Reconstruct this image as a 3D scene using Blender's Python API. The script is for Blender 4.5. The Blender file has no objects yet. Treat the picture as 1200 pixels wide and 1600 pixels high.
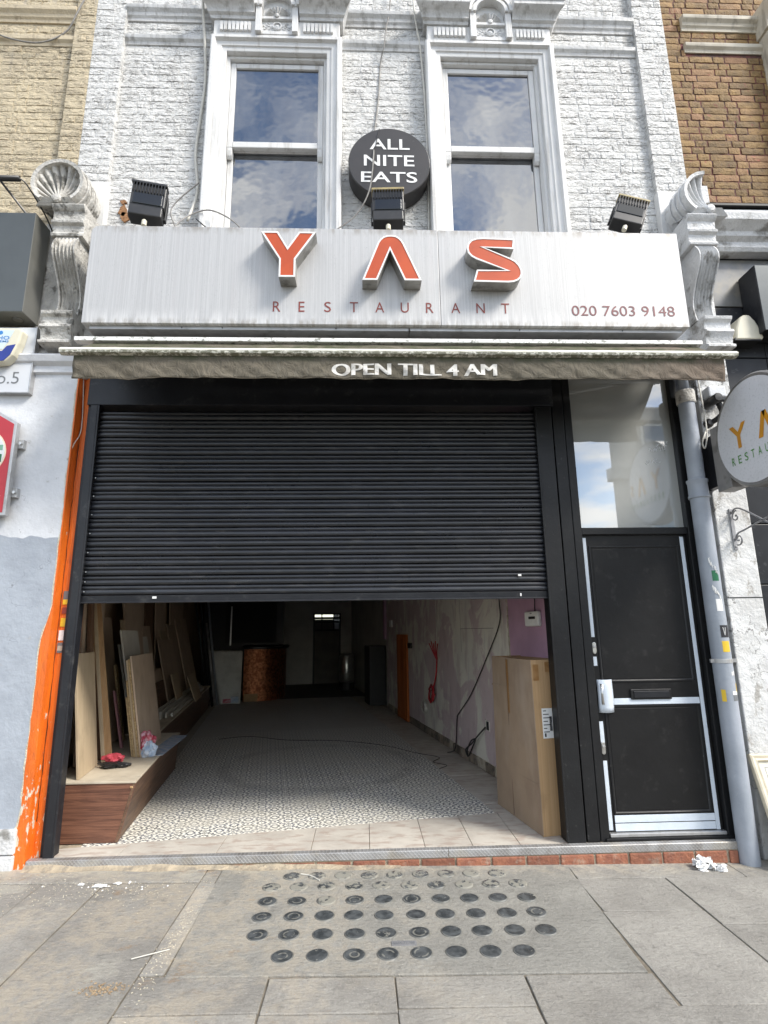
import bpy, bmesh, math, random
from mathutils import Vector, Matrix
random.seed(7)
R = math.radians
SC = bpy.context.scene
COL = SC.collection

# ------------------------------------------------------------------ camera, sky, sun, exposure
cam = bpy.data.cameras.new('camera'); camo = bpy.data.objects.new('camera', cam); COL.objects.link(camo)
PIT, ROL, YAW = R(12.244), R(-.757), R(2.193)
fw = Vector((math.sin(YAW)*math.cos(PIT), math.cos(YAW)*math.cos(PIT), math.sin(PIT)))
r0 = Vector((math.cos(YAW), -math.sin(YAW), 0)); u0 = r0.cross(fw)
rr = math.cos(ROL)*r0 + math.sin(ROL)*u0; ur = -math.sin(ROL)*r0 + math.cos(ROL)*u0
camo.matrix_world = Matrix(((rr.x, ur.x, -fw.x, 0), (rr.y, ur.y, -fw.y, -4.05), (rr.z, ur.z, -fw.z, 1.55), (0, 0, 0, 1)))
cam.sensor_fit = 'HORIZONTAL'; cam.sensor_width = 36; cam.lens = 857.1/1200*36
cam.clip_start = .05; cam.clip_end = 2000
SC.camera = camo

SUN_EL, SUN_AZ = R(44), R(124)          # azimuth clockwise from +Y (north); high over the street, to the right
W = bpy.data.worlds.new('World'); SC.world = W; W.use_nodes = True
nt = W.node_tree; nt.nodes.clear()
def wn(t, **k):
    n = nt.nodes.new(t)
    for a, b in k.items(): setattr(n, a, b)
    return n
wout = wn('ShaderNodeOutputWorld'); wbg = wn('ShaderNodeBackground'); wbg.inputs[1].default_value = .11
sky = wn('ShaderNodeTexSky', sky_type='NISHITA', sun_disc=False, sun_elevation=SUN_EL, sun_rotation=SUN_AZ, dust_density=.6)
tc = wn('ShaderNodeTexCoord'); sep = wn('ShaderNodeSeparateXYZ'); nt.links.new(tc.outputs['Generated'], sep.inputs[0])
def wmath(op, a, b=None):
    n = wn('ShaderNodeMath', operation=op)
    for i, v in enumerate((a, b)):
        if v is None: continue
        if isinstance(v, (int, float)): n.inputs[i].default_value = v
        else: nt.links.new(v, n.inputs[i])
    return n.outputs[0]
den = wmath('ADD', wmath('MAXIMUM', sep.outputs[2], 0), .22)
cmb = wn('ShaderNodeCombineXYZ')
nt.links.new(wmath('DIVIDE', sep.outputs[0], den), cmb.inputs[0]); nt.links.new(wmath('DIVIDE', sep.outputs[1], den), cmb.inputs[1])
cmb.inputs[2].default_value = 3.7
cn = wn('ShaderNodeTexNoise'); cn.inputs['Scale'].default_value = 3.1; cn.inputs['Detail'].default_value = 9; cn.inputs['Roughness'].default_value = .56; cn.inputs['Distortion'].default_value = .35
nt.links.new(cmb.outputs[0], cn.inputs['Vector'])
cr = wn('ShaderNodeValToRGB'); cr.color_ramp.elements[0].position = .44; cr.color_ramp.elements[1].position = .63
nt.links.new(cn.outputs[0], cr.inputs[0])
cmx = wn('ShaderNodeMixRGB'); cmx.inputs[2].default_value = (8.6, 8.4, 8.1, 1)
nt.links.new(cr.outputs[0], cmx.inputs[0]); nt.links.new(sky.outputs[0], cmx.inputs[1])
nt.links.new(cmx.outputs[0], wbg.inputs[0]); nt.links.new(wbg.outputs[0], wout.inputs[0])

sun = bpy.data.lights.new('sun', 'SUN'); sun.energy = 1.9; sun.angle = R(15); sun.color = (1, .945, .86)
suno = bpy.data.objects.new('sun', sun); COL.objects.link(suno)
sd = Vector((math.sin(SUN_AZ)*math.cos(SUN_EL), math.cos(SUN_AZ)*math.cos(SUN_EL), math.sin(SUN_EL)))
suno.rotation_euler = sd.to_track_quat('Z', 'Y').to_euler(); suno.location = (8, -14, 18)
SC.view_settings.view_transform = 'Standard'; SC.view_settings.look = 'None'
SC.view_settings.exposure = 1.4; SC.view_settings.gamma = 1; SC.view_settings.use_curve_mapping = False
SC.cycles.max_bounces = 10; SC.cycles.diffuse_bounces = 6; SC.cycles.use_denoising = True

# ------------------------------------------------------------------ materials
class NT:
    def __init__(s, name):
        s.m = bpy.data.materials.new(name); s.m.use_nodes = True
        s.t = s.m.node_tree; s.p = s.t.nodes['Principled BSDF']; s.out = s.t.nodes['Material Output']
    def n(s, t, **k):
        x = s.t.nodes.new(t)
        for a, b in k.items(): setattr(x, a, b)
        return x
    def set(s, inp, v):
        if hasattr(v, 'is_output') or isinstance(v, bpy.types.NodeSocket): s.t.links.new(v, inp)
        elif isinstance(v, (tuple, list)) and inp.type == 'RGBA': inp.default_value = (*v[:3], 1)
        else: inp.default_value = v
    def math(s, op, a, b=0., c=None):
        x = s.n('ShaderNodeMath', operation=op)
        s.set(x.inputs[0], a); s.set(x.inputs[1], b)
        if c is not None: s.set(x.inputs[2], c)
        return x.outputs[0]
    def co(s, kind='pos', st=(1, 1, 1), off=None):
        if kind == 'pos': v = s.n('ShaderNodeNewGeometry').outputs['Position']
        else: v = s.n('ShaderNodeTexCoord').outputs['Object']
        mp = s.n('ShaderNodeMapping'); mp.inputs['Scale'].default_value = st
        s.t.links.new(v, mp.inputs[0])
        if off is not None: s.t.links.new(off, mp.inputs[1])
        return mp.outputs[0]
    def rnd(s): return s.n('ShaderNodeObjectInfo').outputs['Random']
    def noise(s, v, sc, det=5, ro=.55, dist=0):
        x = s.n('ShaderNodeTexNoise'); s.t.links.new(v, x.inputs['Vector'])
        x.inputs['Scale'].default_value = sc; x.inputs['Detail'].default_value = det; x.inputs['Roughness'].default_value = ro; x.inputs['Distortion'].default_value = dist
        return x.outputs[0]
    def ramp(s, f, a, b, ca=(0, 0, 0), cb=(1, 1, 1)):
        x = s.n('ShaderNodeMapRange'); x.interpolation_type = 'SMOOTHSTEP'
        s.set(x.inputs[0], f); x.inputs[1].default_value = a; x.inputs[2].default_value = b
        return x.outputs[0]
    def mix(s, f, a, b, mode='MIX'):
        x = s.n('ShaderNodeMixRGB', blend_type=mode)
        s.set(x.inputs[0], f); s.set(x.inputs[1], a); s.set(x.inputs[2], b)
        return x.outputs[0]
    def sepxyz(s, v):
        x = s.n('ShaderNodeSeparateXYZ'); s.t.links.new(v, x.inputs[0]); return x.outputs
    def bump(s, h, dist, strength=1):
        x = s.n('ShaderNodeBump'); s.t.links.new(h, x.inputs['Height']); x.inputs['Distance'].default_value = dist; x.inputs['Strength'].default_value = strength
        old = s.p.inputs['Normal'].links
        if old: s.t.links.new(old[0].from_socket, x.inputs['Normal'])
        s.t.links.new(x.outputs[0], s.p.inputs['Normal'])
    def fin(s, col, rough=.6, metal=0., spec=.5):
        s.set(s.p.inputs['Base Color'], col); s.set(s.p.inputs['Roughness'], rough); s.set(s.p.inputs['Metallic'], metal)
        s.p.inputs['Specular IOR Level'].default_value = spec
        return s.m
    def cracks(s, v, sc, thin=.006, th=.5):
        n1 = s.noise(v, sc, 4, .6); d = s.math('ABSOLUTE', s.math('SUBTRACT', n1, .5))
        line = s.ramp(d, thin, 0.); msk = s.ramp(s.noise(v, sc*.45, 3), th, th+.08)
        return s.math('MULTIPLY', line, msk)

def M(name, c1, c2=None, sc=6, rough=.6, metal=0., bump=0., bsc=80, st=(1, 1, 1), dirt=None, dsc=3, dth=(.55, .72), damt=.8, dst=(1, 1, 1), rnd=0., kind='pos', spec=.5, rvar=0., det=6):
    N = NT(name); v = N.co(kind, st)
    if rnd:
        off = N.n('ShaderNodeCombineXYZ'); rv = N.rnd()
        for i in range(3): N.t.links.new(N.math('MULTIPLY', rv, 37.+11*i), off.inputs[i])
        v = N.co(kind, st, off.outputs[0])
    nz = N.noise(v, sc, det)
    col = N.mix(N.ramp(nz, .32, .68), c1, c2 or tuple(x*.85 for x in c1))
    if dirt:
        dv = N.co(kind, dst); col = N.mix(N.math('MULTIPLY', N.ramp(N.noise(dv, dsc, 7, .62), *dth), damt), col, dirt)
    if rnd:
        h = N.n('ShaderNodeHueSaturation'); N.t.links.new(col, h.inputs['Color'])
        N.set(h.inputs['Value'], N.math('MULTIPLY_ADD', N.rnd(), 2*rnd, 1-rnd)); col = h.outputs[0]
    if bump: N.bump(N.noise(v, bsc, 4, .6), bump)
    ro = rough
    if rvar: ro = N.math('MULTIPLY_ADD', N.noise(N.co(kind), 7, 5), rvar, rough-rvar/2)
    return N.fin(col, ro, metal, spec)

MT = {}
def painted_brick(name, c, c2, grime, crack=(.16, .15, .14), drip=True):
    N = NT(name); v = N.co('pos')
    col = N.mix(N.ramp(N.noise(v, 3.5, 6, .62), .35, .7), c, c2)
    col = N.mix(N.math('MULTIPLY', N.ramp(N.noise(N.co('pos', (1, 1, 2.2)), 7, 8, .7), .55, .72), .55), col, grime)
    ck = N.math('MAXIMUM', N.cracks(N.co('pos', (1, 1, 2.6)), 5.5, .022, .44), N.math('MULTIPLY', N.cracks(N.co('pos', (1, 1, 2.0)), 13, .026, .47), .95))
    col = N.mix(N.math('MULTIPLY', ck, .85), col, crack)
    if drip:
        z = N.sepxyz(N.co('pos'))[2]
        d = N.math('MULTIPLY', N.ramp(N.noise(N.co('pos', (14, 14, .8)), 1., 5, .6), .55, .68), N.ramp(z, 6.3, 7.2))
        col = N.mix(N.math('MULTIPLY', d, .5), col, (.30, .29, .27))
    fk = N.math('MULTIPLY', N.ramp(N.noise(N.co('pos', (1, 1, 2.8)), 34, 5, .75), .62, .69), N.ramp(N.noise(v, 2.3, 5, .6), .42, .60))
    col = N.mix(N.math('MULTIPLY', fk, .7), col, crack)
    N.bump(N.noise(N.co('pos', (1, 1, 2.2)), 20, 6, .68), .026); N.bump(N.noise(N.co('pos', (1, 1, 2.4)), 8, 5, .62), .024, .7)
    return N.fin(col, .62)
MT['white_brick'] = painted_brick('white_brick_paint', (.72, .717, .70), (.66, .658, .645), (.48, .47, .445))
MT['yellow_brick'] = painted_brick('yellow_brick_paint', (.60, .51, .35), (.51, .43, .30), (.37, .31, .23), (.16, .13, .09))
def brown_brick():
    N = NT('brown_brick'); off = N.n('ShaderNodeCombineXYZ'); rv = N.rnd()
    for i in range(3): N.t.links.new(N.math('MULTIPLY', rv, 23.+9*i), off.inputs[i])
    v = N.co('pos', (1, 1, 1), off.outputs[0])
    col = N.mix(N.ramp(N.noise(v, 9, 6), .35, .66), (.28, .172, .064), (.18, .11, .044))
    col = N.mix(N.ramp(rv, .72, 1.), col, (.22, .12, .06))
    col = N.mix(N.math('MULTIPLY', N.ramp(N.noise(v, 30, 5), .56, .7), .6), col, (.12, .07, .04))
    col = N.mix(N.math('MULTIPLY', N.ramp(N.noise(v, 17, 5), .62, .72), .7), col, (.26, .07, .045))
    h = N.n('ShaderNodeHueSaturation'); N.t.links.new(col, h.inputs['Color'])
    N.set(h.inputs['Value'], N.math('MULTIPLY_ADD', rv, .6, .72)); N.bump(N.noise(v, 60, 5), .008)
    return N.fin(h.outputs[0], .8)
MT['brown_brick'] = brown_brick()
MT['brown_mortar'] = M('red_mortar', (.17, .05, .04), (.09, .04, .032), 14, .85, bump=.006, dirt=(.045, .03, .025), dsc=8, dth=(.5, .62))
MT['trim'] = M('white_trim_paint', (.67, .668, .66), (.61, .61, .60), 3, .5, bump=.003, bsc=60, dirt=(.36, .34, .31), dsc=1.6, dth=(.5, .72), damt=.6, dst=(11, 11, .9))
MT['cornice'] = M('grimy_white_trim', (.63, .63, .625), (.52, .52, .51), 5, .55, bump=.006, bsc=40, dirt=(.22, .21, .19), dsc=1.6, dth=(.48, .7), damt=.65, dst=(10, 10, 1.2))
MT['cream_trim'] = M('cream_trim', (.60, .55, .45), (.48, .43, .34), 5, .6, dirt=(.2, .17, .13), dsc=3, dth=(.52, .7), damt=.6, dst=(5, 5, 1))
MT['yellow_trim'] = M('yellow_trim', (.60, .51, .36), (.5, .425, .30), 5, .6, bump=.006, bsc=40, dirt=(.2, .15, .1), dsc=3, dth=(.52, .7), damt=.7, dst=(4, 4, 1.5))
MT['stone_dirty'] = M('weathered_stone', (.60, .585, .545), (.42, .405, .375), 9, .75, bump=.014, bsc=45, dirt=(.09, .085, .07), dsc=11, dth=(.53, .66), damt=.8)
MT['stone_white'] = M('white_painted_stone', (.66, .665, .67), (.54, .545, .545), 8, .65, bump=.010, bsc=45, dirt=(.17, .16, .14), dsc=6, dth=(.54, .68), damt=.8)
MT['alarm_cream'] = M('cream_plastic', (.62, .59, .47), (.55, .52, .42), 5, .4, dirt=(.3, .28, .2), dsc=14, dth=(.6, .75), damt=.4)

def brushed():
    N = NT('brushed_aluminium')
    st = N.noise(N.co('pos', (120, 1, .7)), 1., 5, .7)
    fine = N.noise(N.co('pos', (260, 1, 9)), 1., 4, .7)
    col = N.mix(N.ramp(st, .3, .7), (.50, .50, .498), (.41, .41, .41))
    z = N.sepxyz(N.co('pos'))[2]
    sp = N.math('MULTIPLY', N.ramp(fine, .56, .70), .5)
    col = N.mix(sp, col, (.33, .32, .32))
    sp2 = N.math('MULTIPLY', N.ramp(N.noise(N.co('pos', (300, 1, 70)), 1., 3, .7), .60, .68), N.ramp(N.noise(N.co('pos', (18, 1, 2)), 1., 4), .4, .65))
    col = N.mix(N.math('MULTIPLY', sp2, .6), col, (.2, .19, .19))
    dr = N.math('MULTIPLY', N.ramp(N.noise(N.co('pos', (22, 1, .8)), 1., 5, .6), .55, .75), .25)
    col = N.mix(dr, col, (.45, .42, .42))
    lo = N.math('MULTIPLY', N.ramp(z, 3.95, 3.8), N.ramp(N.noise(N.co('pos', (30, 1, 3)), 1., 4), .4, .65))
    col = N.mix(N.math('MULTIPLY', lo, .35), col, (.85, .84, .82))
    N.bump(N.noise(N.co('pos', (200, 1, 2)), 1., 3), .0006, .6)
    N.bump(N.noise(N.co('pos', (1.2, 1, 1.5)), 1., 2), .01, .25)
    ex = N.math('MULTIPLY', N.math('MAXIMUM', N.ramp(z, 3.86, 3.81), N.ramp(z, 4.55, 4.62)), N.ramp(N.noise(N.co('pos', (16, 1, 5)), 1., 5, .7), .42, .62))
    col = N.mix(N.math('MULTIPLY', ex, .55), col, (.20, .17, .13))
    return N.fin(col, .52, .22)
MT['alu'] = brushed()
MT['alu_plain'] = M('grey_aluminium', (.5, .5, .5), (.42, .42, .42), 12, .4, .7, dirt=(.2, .19, .17), dsc=9, dth=(.52, .7), damt=.5)
MT['letter_orange'] = M('orange_letter_face', (.50, .072, .011), (.43, .058, .009), 6, .5, dirt=(.3, .05, .02), dsc=8, dth=(.6, .75), damt=.4)
MT['letter_white'] = M('white_letter_edge', (.78, .78, .77), (.7, .7, .69), 9, .45)
MT['letter_return'] = M('letter_return', (.42, .41, .39), (.30, .29, .27), 9, .45, .55, dirt=(.12, .11, .1), dsc=10, dth=(.5, .68), damt=.6)
MT['red_letter'] = M('dark_red_vinyl', (.24, .045, .03), (.19, .04, .03), 9, .5)
MT['maroon'] = M('maroon_vinyl', (.19, .05, .055), (.15, .04, .045), 9, .5)
def canvas():
    N = NT('awning_canvas'); v = N.co('pos')
    col = N.mix(N.ramp(N.noise(v, 3, 6), .3, .7), (.150, .132, .103), (.105, .094, .072))
    x = N.sepxyz(v)[0]
    col = N.mix(N.math('MULTIPLY', N.ramp(x, 1.6, 2.6), .4), col, (.21, .145, .115))
    col = N.mix(N.math('MULTIPLY', N.ramp(N.noise(N.co('pos', (3, 3, 1)), 6, 7, .65), .54, .7), .45), col, (.20, .185, .15))
    z = N.sepxyz(v)[2]
    col = N.mix(N.math('MULTIPLY', N.ramp(z, 3.335, 3.385), N.ramp(N.noise(v, 9, 6), .35, .6)), col, (.07, .075, .045))
    N.bump(N.noise(N.co('pos', (1, 1, .8)), 14, 5, .6, 1.5), .02, .8); N.bump(N.noise(v, 500, 2), .001, .5)
    return N.fin(col, .85, 0, .2)
MT['canvas'] = canvas()
MT['rail'] = M('grimy_white_rail', (.80, .80, .78), (.70, .70, .67), 8, .5, bump=.003, dirt=(.12, .12, .09), dsc=30, dth=(.55, .64), damt=.8, dst=(.8, 1, 1.6))
def mossy():
    N = NT('mossy_white_rail'); v = N.co('pos'); z = N.sepxyz(v)[2]
    col = N.mix(N.ramp(N.noise(v, 8, 6), .3, .7), (.78, .77, .69), (.66, .65, .55))
    mo = N.math('MULTIPLY', N.ramp(N.noise(N.co('pos', (1, 1, 1.5)), 28, 7, .7), .40, .54), N.ramp(N.math('ADD', z, N.math('MULTIPLY', N.noise(N.co('pos', (1, 1, .1)), 9, 4), .016)), 3.427, 3.416))
    col = N.mix(N.math('MULTIPLY', mo, .85), col, (.10, .10, .055))
    N.bump(mo, .003)
    return N.fin(col, .5)
MT['rail_mossy'] = mossy()
MT['awning_text'] = M('worn_white_print', (.66, .65, .62), (.52, .5, .46), 20, .7, dirt=(.22, .19, .15), dsc=45, dth=(.58, .68), damt=.7)
MT['black_metal'] = M('black_powder_coat', (.018, .0195, .0235), (.013, .014, .0175), 5, .38, bump=.0015, bsc=30, dirt=(.10, .098, .095), dsc=13, dth=(.56, .74), damt=.35, rvar=.16, spec=.35)
MT['slat'] = M('black_shutter_slat', (.020, .022, .028), (.014, .0155, .019), 3, .30, dirt=(.085, .083, .08), dsc=6, dth=(.52, .74), damt=.42, dst=(1, 1, 5), rvar=.2, rnd=.2)
MT['black_frame'] = M('black_frame_paint', (.012, .0125, .0135), (.009, .009, .010), 4, .44, bump=.002, bsc=22, dirt=(.09, .088, .084), dsc=34, dth=(.62, .72), damt=.5, rvar=.2, spec=.3)
MT['door'] = M('black_door_skin', (.009, .009, .0095), (.007, .007, .0075), 3, .46, bump=.003, bsc=7, dirt=(.045, .044, .042), dsc=11, dth=(.55, .75), damt=.35, rvar=.25, spec=.28)
MT['tape'] = M('white_protective_tape', (.60, .66, .73), (.54, .60, .67), 9, .45, bump=.002, bsc=50)
MT['steel'] = M('bright_steel', (.62, .62, .6), (.5, .5, .49), 20, .28, .9)
MT['black_rubber'] = M('black_gap', (.008, .008, .008), None, 5, .6)

def coated_glass(name, back, refl, wav=.0015, rough=.02, haze=None):
    N = NT(name)
    d = N.n('ShaderNodeBsdfDiffuse'); g = N.n('ShaderNodeBsdfGlossy'); mx = N.n('ShaderNodeMixShader')
    g.inputs['Roughness'].default_value = rough; g.inputs['Color'].default_value = (.93, .96, 1, 1)
    col = back
    v = N.co('pos')
    if haze is not None:
        col = N.mix(N.ramp(N.noise(N.co('pos', (2.5, 2.5, .6)), 2, 6, .6), .4, .75), back, haze)
    N.set(d.inputs[0], col)
    fr = N.n('ShaderNodeLayerWeight'); fr.inputs[0].default_value = .35
    N.set(mx.inputs[0], N.math('MULTIPLY_ADD', fr.outputs['Fresnel'], .6, refl))
    if wav:
        b = N.n('ShaderNodeBump'); b.inputs['Distance'].default_value = wav; b.inputs['Strength'].default_value = .5
        N.t.links.new(N.noise(v, 2.2, 3), b.inputs['Height']); N.t.links.new(b.outputs[0], g.inputs['Normal'])
    N.t.links.new(d.outputs[0], mx.inputs[1]); N.t.links.new(g.outputs[0], mx.inputs[2]); N.t.links.new(mx.outputs[0], N.out.inputs[0])
    return N.m
MT['pane'] = coated_glass('window_glass', (.016, .018, .022), .19, .008, .02, (.05, .054, .058))
MT['transom'] = coated_glass('frosted_transom_glass', (.36, .365, .345), .22, 0, .012)

def orange_paint():
    N = NT('orange_paint'); v = N.co('pos')
    col = N.mix(N.ramp(N.noise(N.co('pos', (3, 3, .5)), 4, 6), .3, .7), (.78, .17, .012), (.62, .12, .012))
    z = N.sepxyz(v)[2]
    chip = N.math('ADD', N.noise(N.co('pos', (1, 1, .45)), 22, 6, .65), N.math('MULTIPLY', N.ramp(z, 1.9, .15), .135))
    col = N.mix(N.ramp(chip, .69, .72), col, (.62, .56, .45))
    col = N.mix(N.math('MULTIPLY', N.ramp(N.noise(N.co('pos', (5, 5, 1)), 5, 6), .58, .72), .45), col, (.30, .07, .03))
    N.bump(N.noise(N.co('pos', (1, 1, .25)), 60, 6, .7), .008); N.bump(N.noise(N.co('pos', (1, 1, .06)), 130, 3), .002)
    return N.fin(col, .42)
MT['orange'] = orange_paint()
MT['orange_raw'] = M('chipped_paint_edge', (.62, .57, .45), (.5, .44, .33), 30, .8, bump=.01, bsc=60)
def render_wall():
    N = NT('painted_render'); v = N.co('pos'); z = N.sepxyz(v)[2]
    wht = N.mix(N.ramp(N.noise(v, 4, 7, .6), .35, .7), (.64, .655, .68), (.54, .555, .58))
    blu = N.mix(N.ramp(N.noise(v, 5, 6), .3, .7), (.35, .385, .435), (.295, .325, .37))
    zz = N.math('ADD', z, N.math('MULTIPLY', N.noise(N.co('pos', (3, 3, .01)), 2, 2), .09))
    col = N.mix(N.ramp(zz, 2.28, 2.286), blu, wht)
    col = N.mix(N.math('MULTIPLY', N.ramp(N.noise(v, 16, 6, .7), .63, .72), .6), col, (.36, .35, .33))
    col = N.mix(N.math('MULTIPLY', N.cracks(v, 3, .004, .52), .55), col, (.12, .12, .12))
    N.bump(N.noise(v, 18, 6, .6), .006)
    return N.fin(col, .6)
MT['render_wall'] = render_wall()
def peeling():
    N = NT('peeling_white_paint'); v = N.co('pos')
    col = N.mix(N.ramp(N.noise(v, 5, 7, .6), .35, .7), (.66, .665, .66), (.52, .52, .51))
    col = N.mix(N.math('MULTIPLY', N.ramp(N.noise(N.co('pos', (1, 1, .6)), 7, 8, .72), .555, .60), .75), col, (.30, .28, .25))
    col = N.mix(N.math('MULTIPLY', N.cracks(v, 5, .012, .46), .8), col, (.07, .065, .06))
    z = N.sepxyz(v)[2]
    col = N.mix(N.math('MULTIPLY', N.ramp(z, 2.9, 3.5), N.ramp(N.noise(v, 9, 6, .7), .5, .58)), col, (.09, .085, .075))
    N.bump(N.noise(v, 16, 7, .65), .014)
    return N.fin(col, .7)
MT['peeling'] = peeling()
MT['pipe'] = M('grey_pipe_paint', (.33, .36, .41), (.27, .30, .34), 4, .42, bump=.002, bsc=40, dirt=(.5, .5, .5), dsc=26, dth=(.64, .74), damt=.5, rvar=.1)
def paving(name, c1, c2, sand=.0, kind='pos'):
    N = NT(name); v = N.co('pos')
    col = N.mix(N.ramp(N.noise(v, 2.6, 8, .62), .33, .68), c1, c2)
    col = N.mix(N.math('MULTIPLY', N.ramp(N.noise(v, 11, 7, .68), .55, .72), .55), col, tuple(x*.55 for x in c2))
    col = N.mix(N.math('MULTIPLY', N.ramp(N.noise(v, 95, 4, .6), .58, .72), .5), col, tuple(min(1, x*1.45) for x in c1))
    xs = N.sepxyz(v)
    streak = N.noise(N.co('pos', (1, 3.2, 1)), 16, 8, .72)
    col = N.mix(N.math('MULTIPLY', N.ramp(streak, .50, .70), .42), col, tuple(x*.62 for x in c2))
    col = N.mix(N.math('MULTIPLY', N.ramp(N.noise(v, 38, 7, .75), .52, .66), .38), col, tuple(x*.6 for x in c2))
    sandm = N.math('MULTIPLY', N.ramp(N.noise(v, 2.4, 9, .70), .56, .44), N.ramp(xs[0], 1.3, -1.2))
    sandm = N.math('MULTIPLY', sandm, N.ramp(N.noise(v, 21, 8, .74), .36, .56))
    col = N.mix(N.math('MULTIPLY', sandm, .65), col, (.48, .42, .33))
    edge = N.math('MULTIPLY', N.ramp(xs[1], -.34, -.1), N.ramp(N.noise(v, 12, 8, .7), .42, .60))
    col = N.mix(N.math('MULTIPLY', edge, .6), col, (.50, .45, .36))
    rust = N.math('MULTIPLY', N.ramp(N.noise(N.co('pos', (1, 1.6, 1)), 4.3, 9, .76), .57, .68), N.ramp(xs[0], .5, -1.0))
    col = N.mix(N.math('MULTIPLY', rust, .6), col, (.30, .19, .10))
    pale = N.math('MULTIPLY', N.ramp(N.noise(v, 2.2, 7, .6), .60, .635), N.ramp(xs[0], -.7, -1.4))
    col = N.mix(N.math('MULTIPLY', pale, .6), col, (.46, .44, .38))
    h = N.n('ShaderNodeHueSaturation'); N.t.links.new(col, h.inputs['Color']); N.set(h.inputs['Value'], N.math('ADD', N.math('MULTIPLY_ADD', N.rnd(), .2, .60), N.math('MULTIPLY', N.noise(v, 130, 5, .8), .62)))
    spk = N.noise(v, 150, 4, .8)
    N.bump(streak, .012); N.bump(N.noise(v, 40, 6, .7), .010); N.bump(N.noise(v, 240, 3, .6), .003)
    return N.fin(h.outputs[0], .78, 0, .3)
MT['slab'] = paving('york_stone_slab', (.36, .345, .312), (.285, .272, .246))
MT['lightpanel'] = paving('pavement_light_concrete', (.355, .345, .312), (.285, .277, .25))
MT['bedding'] = M('joint_dirt', (.22, .19, .145), (.12, .105, .08), 20, .95, bump=.01)
MT['asphalt'] = M('asphalt', (.05, .05, .052), (.04, .04, .042), 30, .85, bump=.006, bsc=120)
def lensmat(name, cover):
    N = NT(name); v = N.co('obj'); rv = N.rnd()
    off = N.n('ShaderNodeCombineXYZ')
    for i in range(3): N.t.links.new(N.math('MULTIPLY', rv, 9.+7*i), off.inputs[i])
    vv = N.co('obj', (1, 1, 1), off.outputs[0])
    x = N.sepxyz(v); r = N.math('SQRT', N.math('ADD', N.math('MULTIPLY', x[0], x[0]), N.math('MULTIPLY', x[1], x[1])))
    ring = N.ramp(N.math('ABSOLUTE', N.math('SUBTRACT', r, N.math('MULTIPLY_ADD', rv, .014, .02))), .006, .001)
    ring = N.math('MULTIPLY', ring, N.math('MULTIPLY', N.ramp(N.math('FRACT', N.math('MULTIPLY', rv, 7.3)), .66, .70), N.ramp(N.noise(vv, 30, 3), .40, .56)))
    col = N.mix(N.ramp(N.noise(vv, 22, 5), .35, .7), (.04, .045, .048), (.10, .108, .112))
    d = N.ramp(N.math('ADD', N.noise(vv, 26, 6, .65), N.math('MULTIPLY', rv, .12)), cover, cover+.08)
    d = N.math('MAXIMUM', d, N.math('MULTIPLY', ring, .7))
    d = N.math('MAXIMUM', d, N.math('MULTIPLY', N.ramp(N.math('ABSOLUTE', N.math('SUBTRACT', r, .052)), .005, .002), .4))
    col = N.mix(N.math('MULTIPLY', d, .85), col, (.27, .26, .22))
    N.bump(N.noise(vv, 60, 4), .002)
    return N.fin(col, N.math('MULTIPLY_ADD', d, .55, .2), 0, .5)
MT['lens'] = lensmat('glass_lens', .72); MT['lens_dirty'] = lensmat('dirty_glass_lens', .49)
MT['step_plate'] = None
def tread():
    N = NT('tread_plate'); v = N.co('pos', (1, 1, 1)); x = N.sepxyz(v)
    a = N.math('ABSOLUTE', N.math('SINE', N.math('MULTIPLY', N.math('ADD', x[0], x[2]), 130.))); b = N.math('ABSOLUTE', N.math('SINE', N.math('MULTIPLY', N.math('SUBTRACT', x[0], x[2]), 130.)))
    h = N.ramp(N.math('MAXIMUM', a, b), .9, .99)
    col = N.mix(N.ramp(N.noise(v, 9, 6), .4, .65), (.40, .40, .40), (.27, .26, .25))
    col = N.mix(N.math('MULTIPLY', h, .35), col, (.6, .6, .6))
    col = N.mix(N.math('MULTIPLY', N.ramp(N.noise(v, 5, 7), .5, .65), .5), col, (.42, .38, .31))
    N.bump(h, .003)
    return N.fin(col, .45, .5)
MT['step_plate'] = tread()
MT['red_brick'] = M('red_step_brick', (.285, .115, .066), (.20, .078, .05), 14, .85, bump=.010, bsc=50, dirt=(.33, .28, .22), dsc=12, dth=(.52, .68), damt=.6, rnd=.2)
MT['step_mortar'] = M('step_mortar', (.43, .36, .26), (.28, .24, .18), 12, .9, bump=.02, bsc=30, dirt=(.2, .18, .15), dsc=14, dth=(.5, .65), damt=.7)

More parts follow.
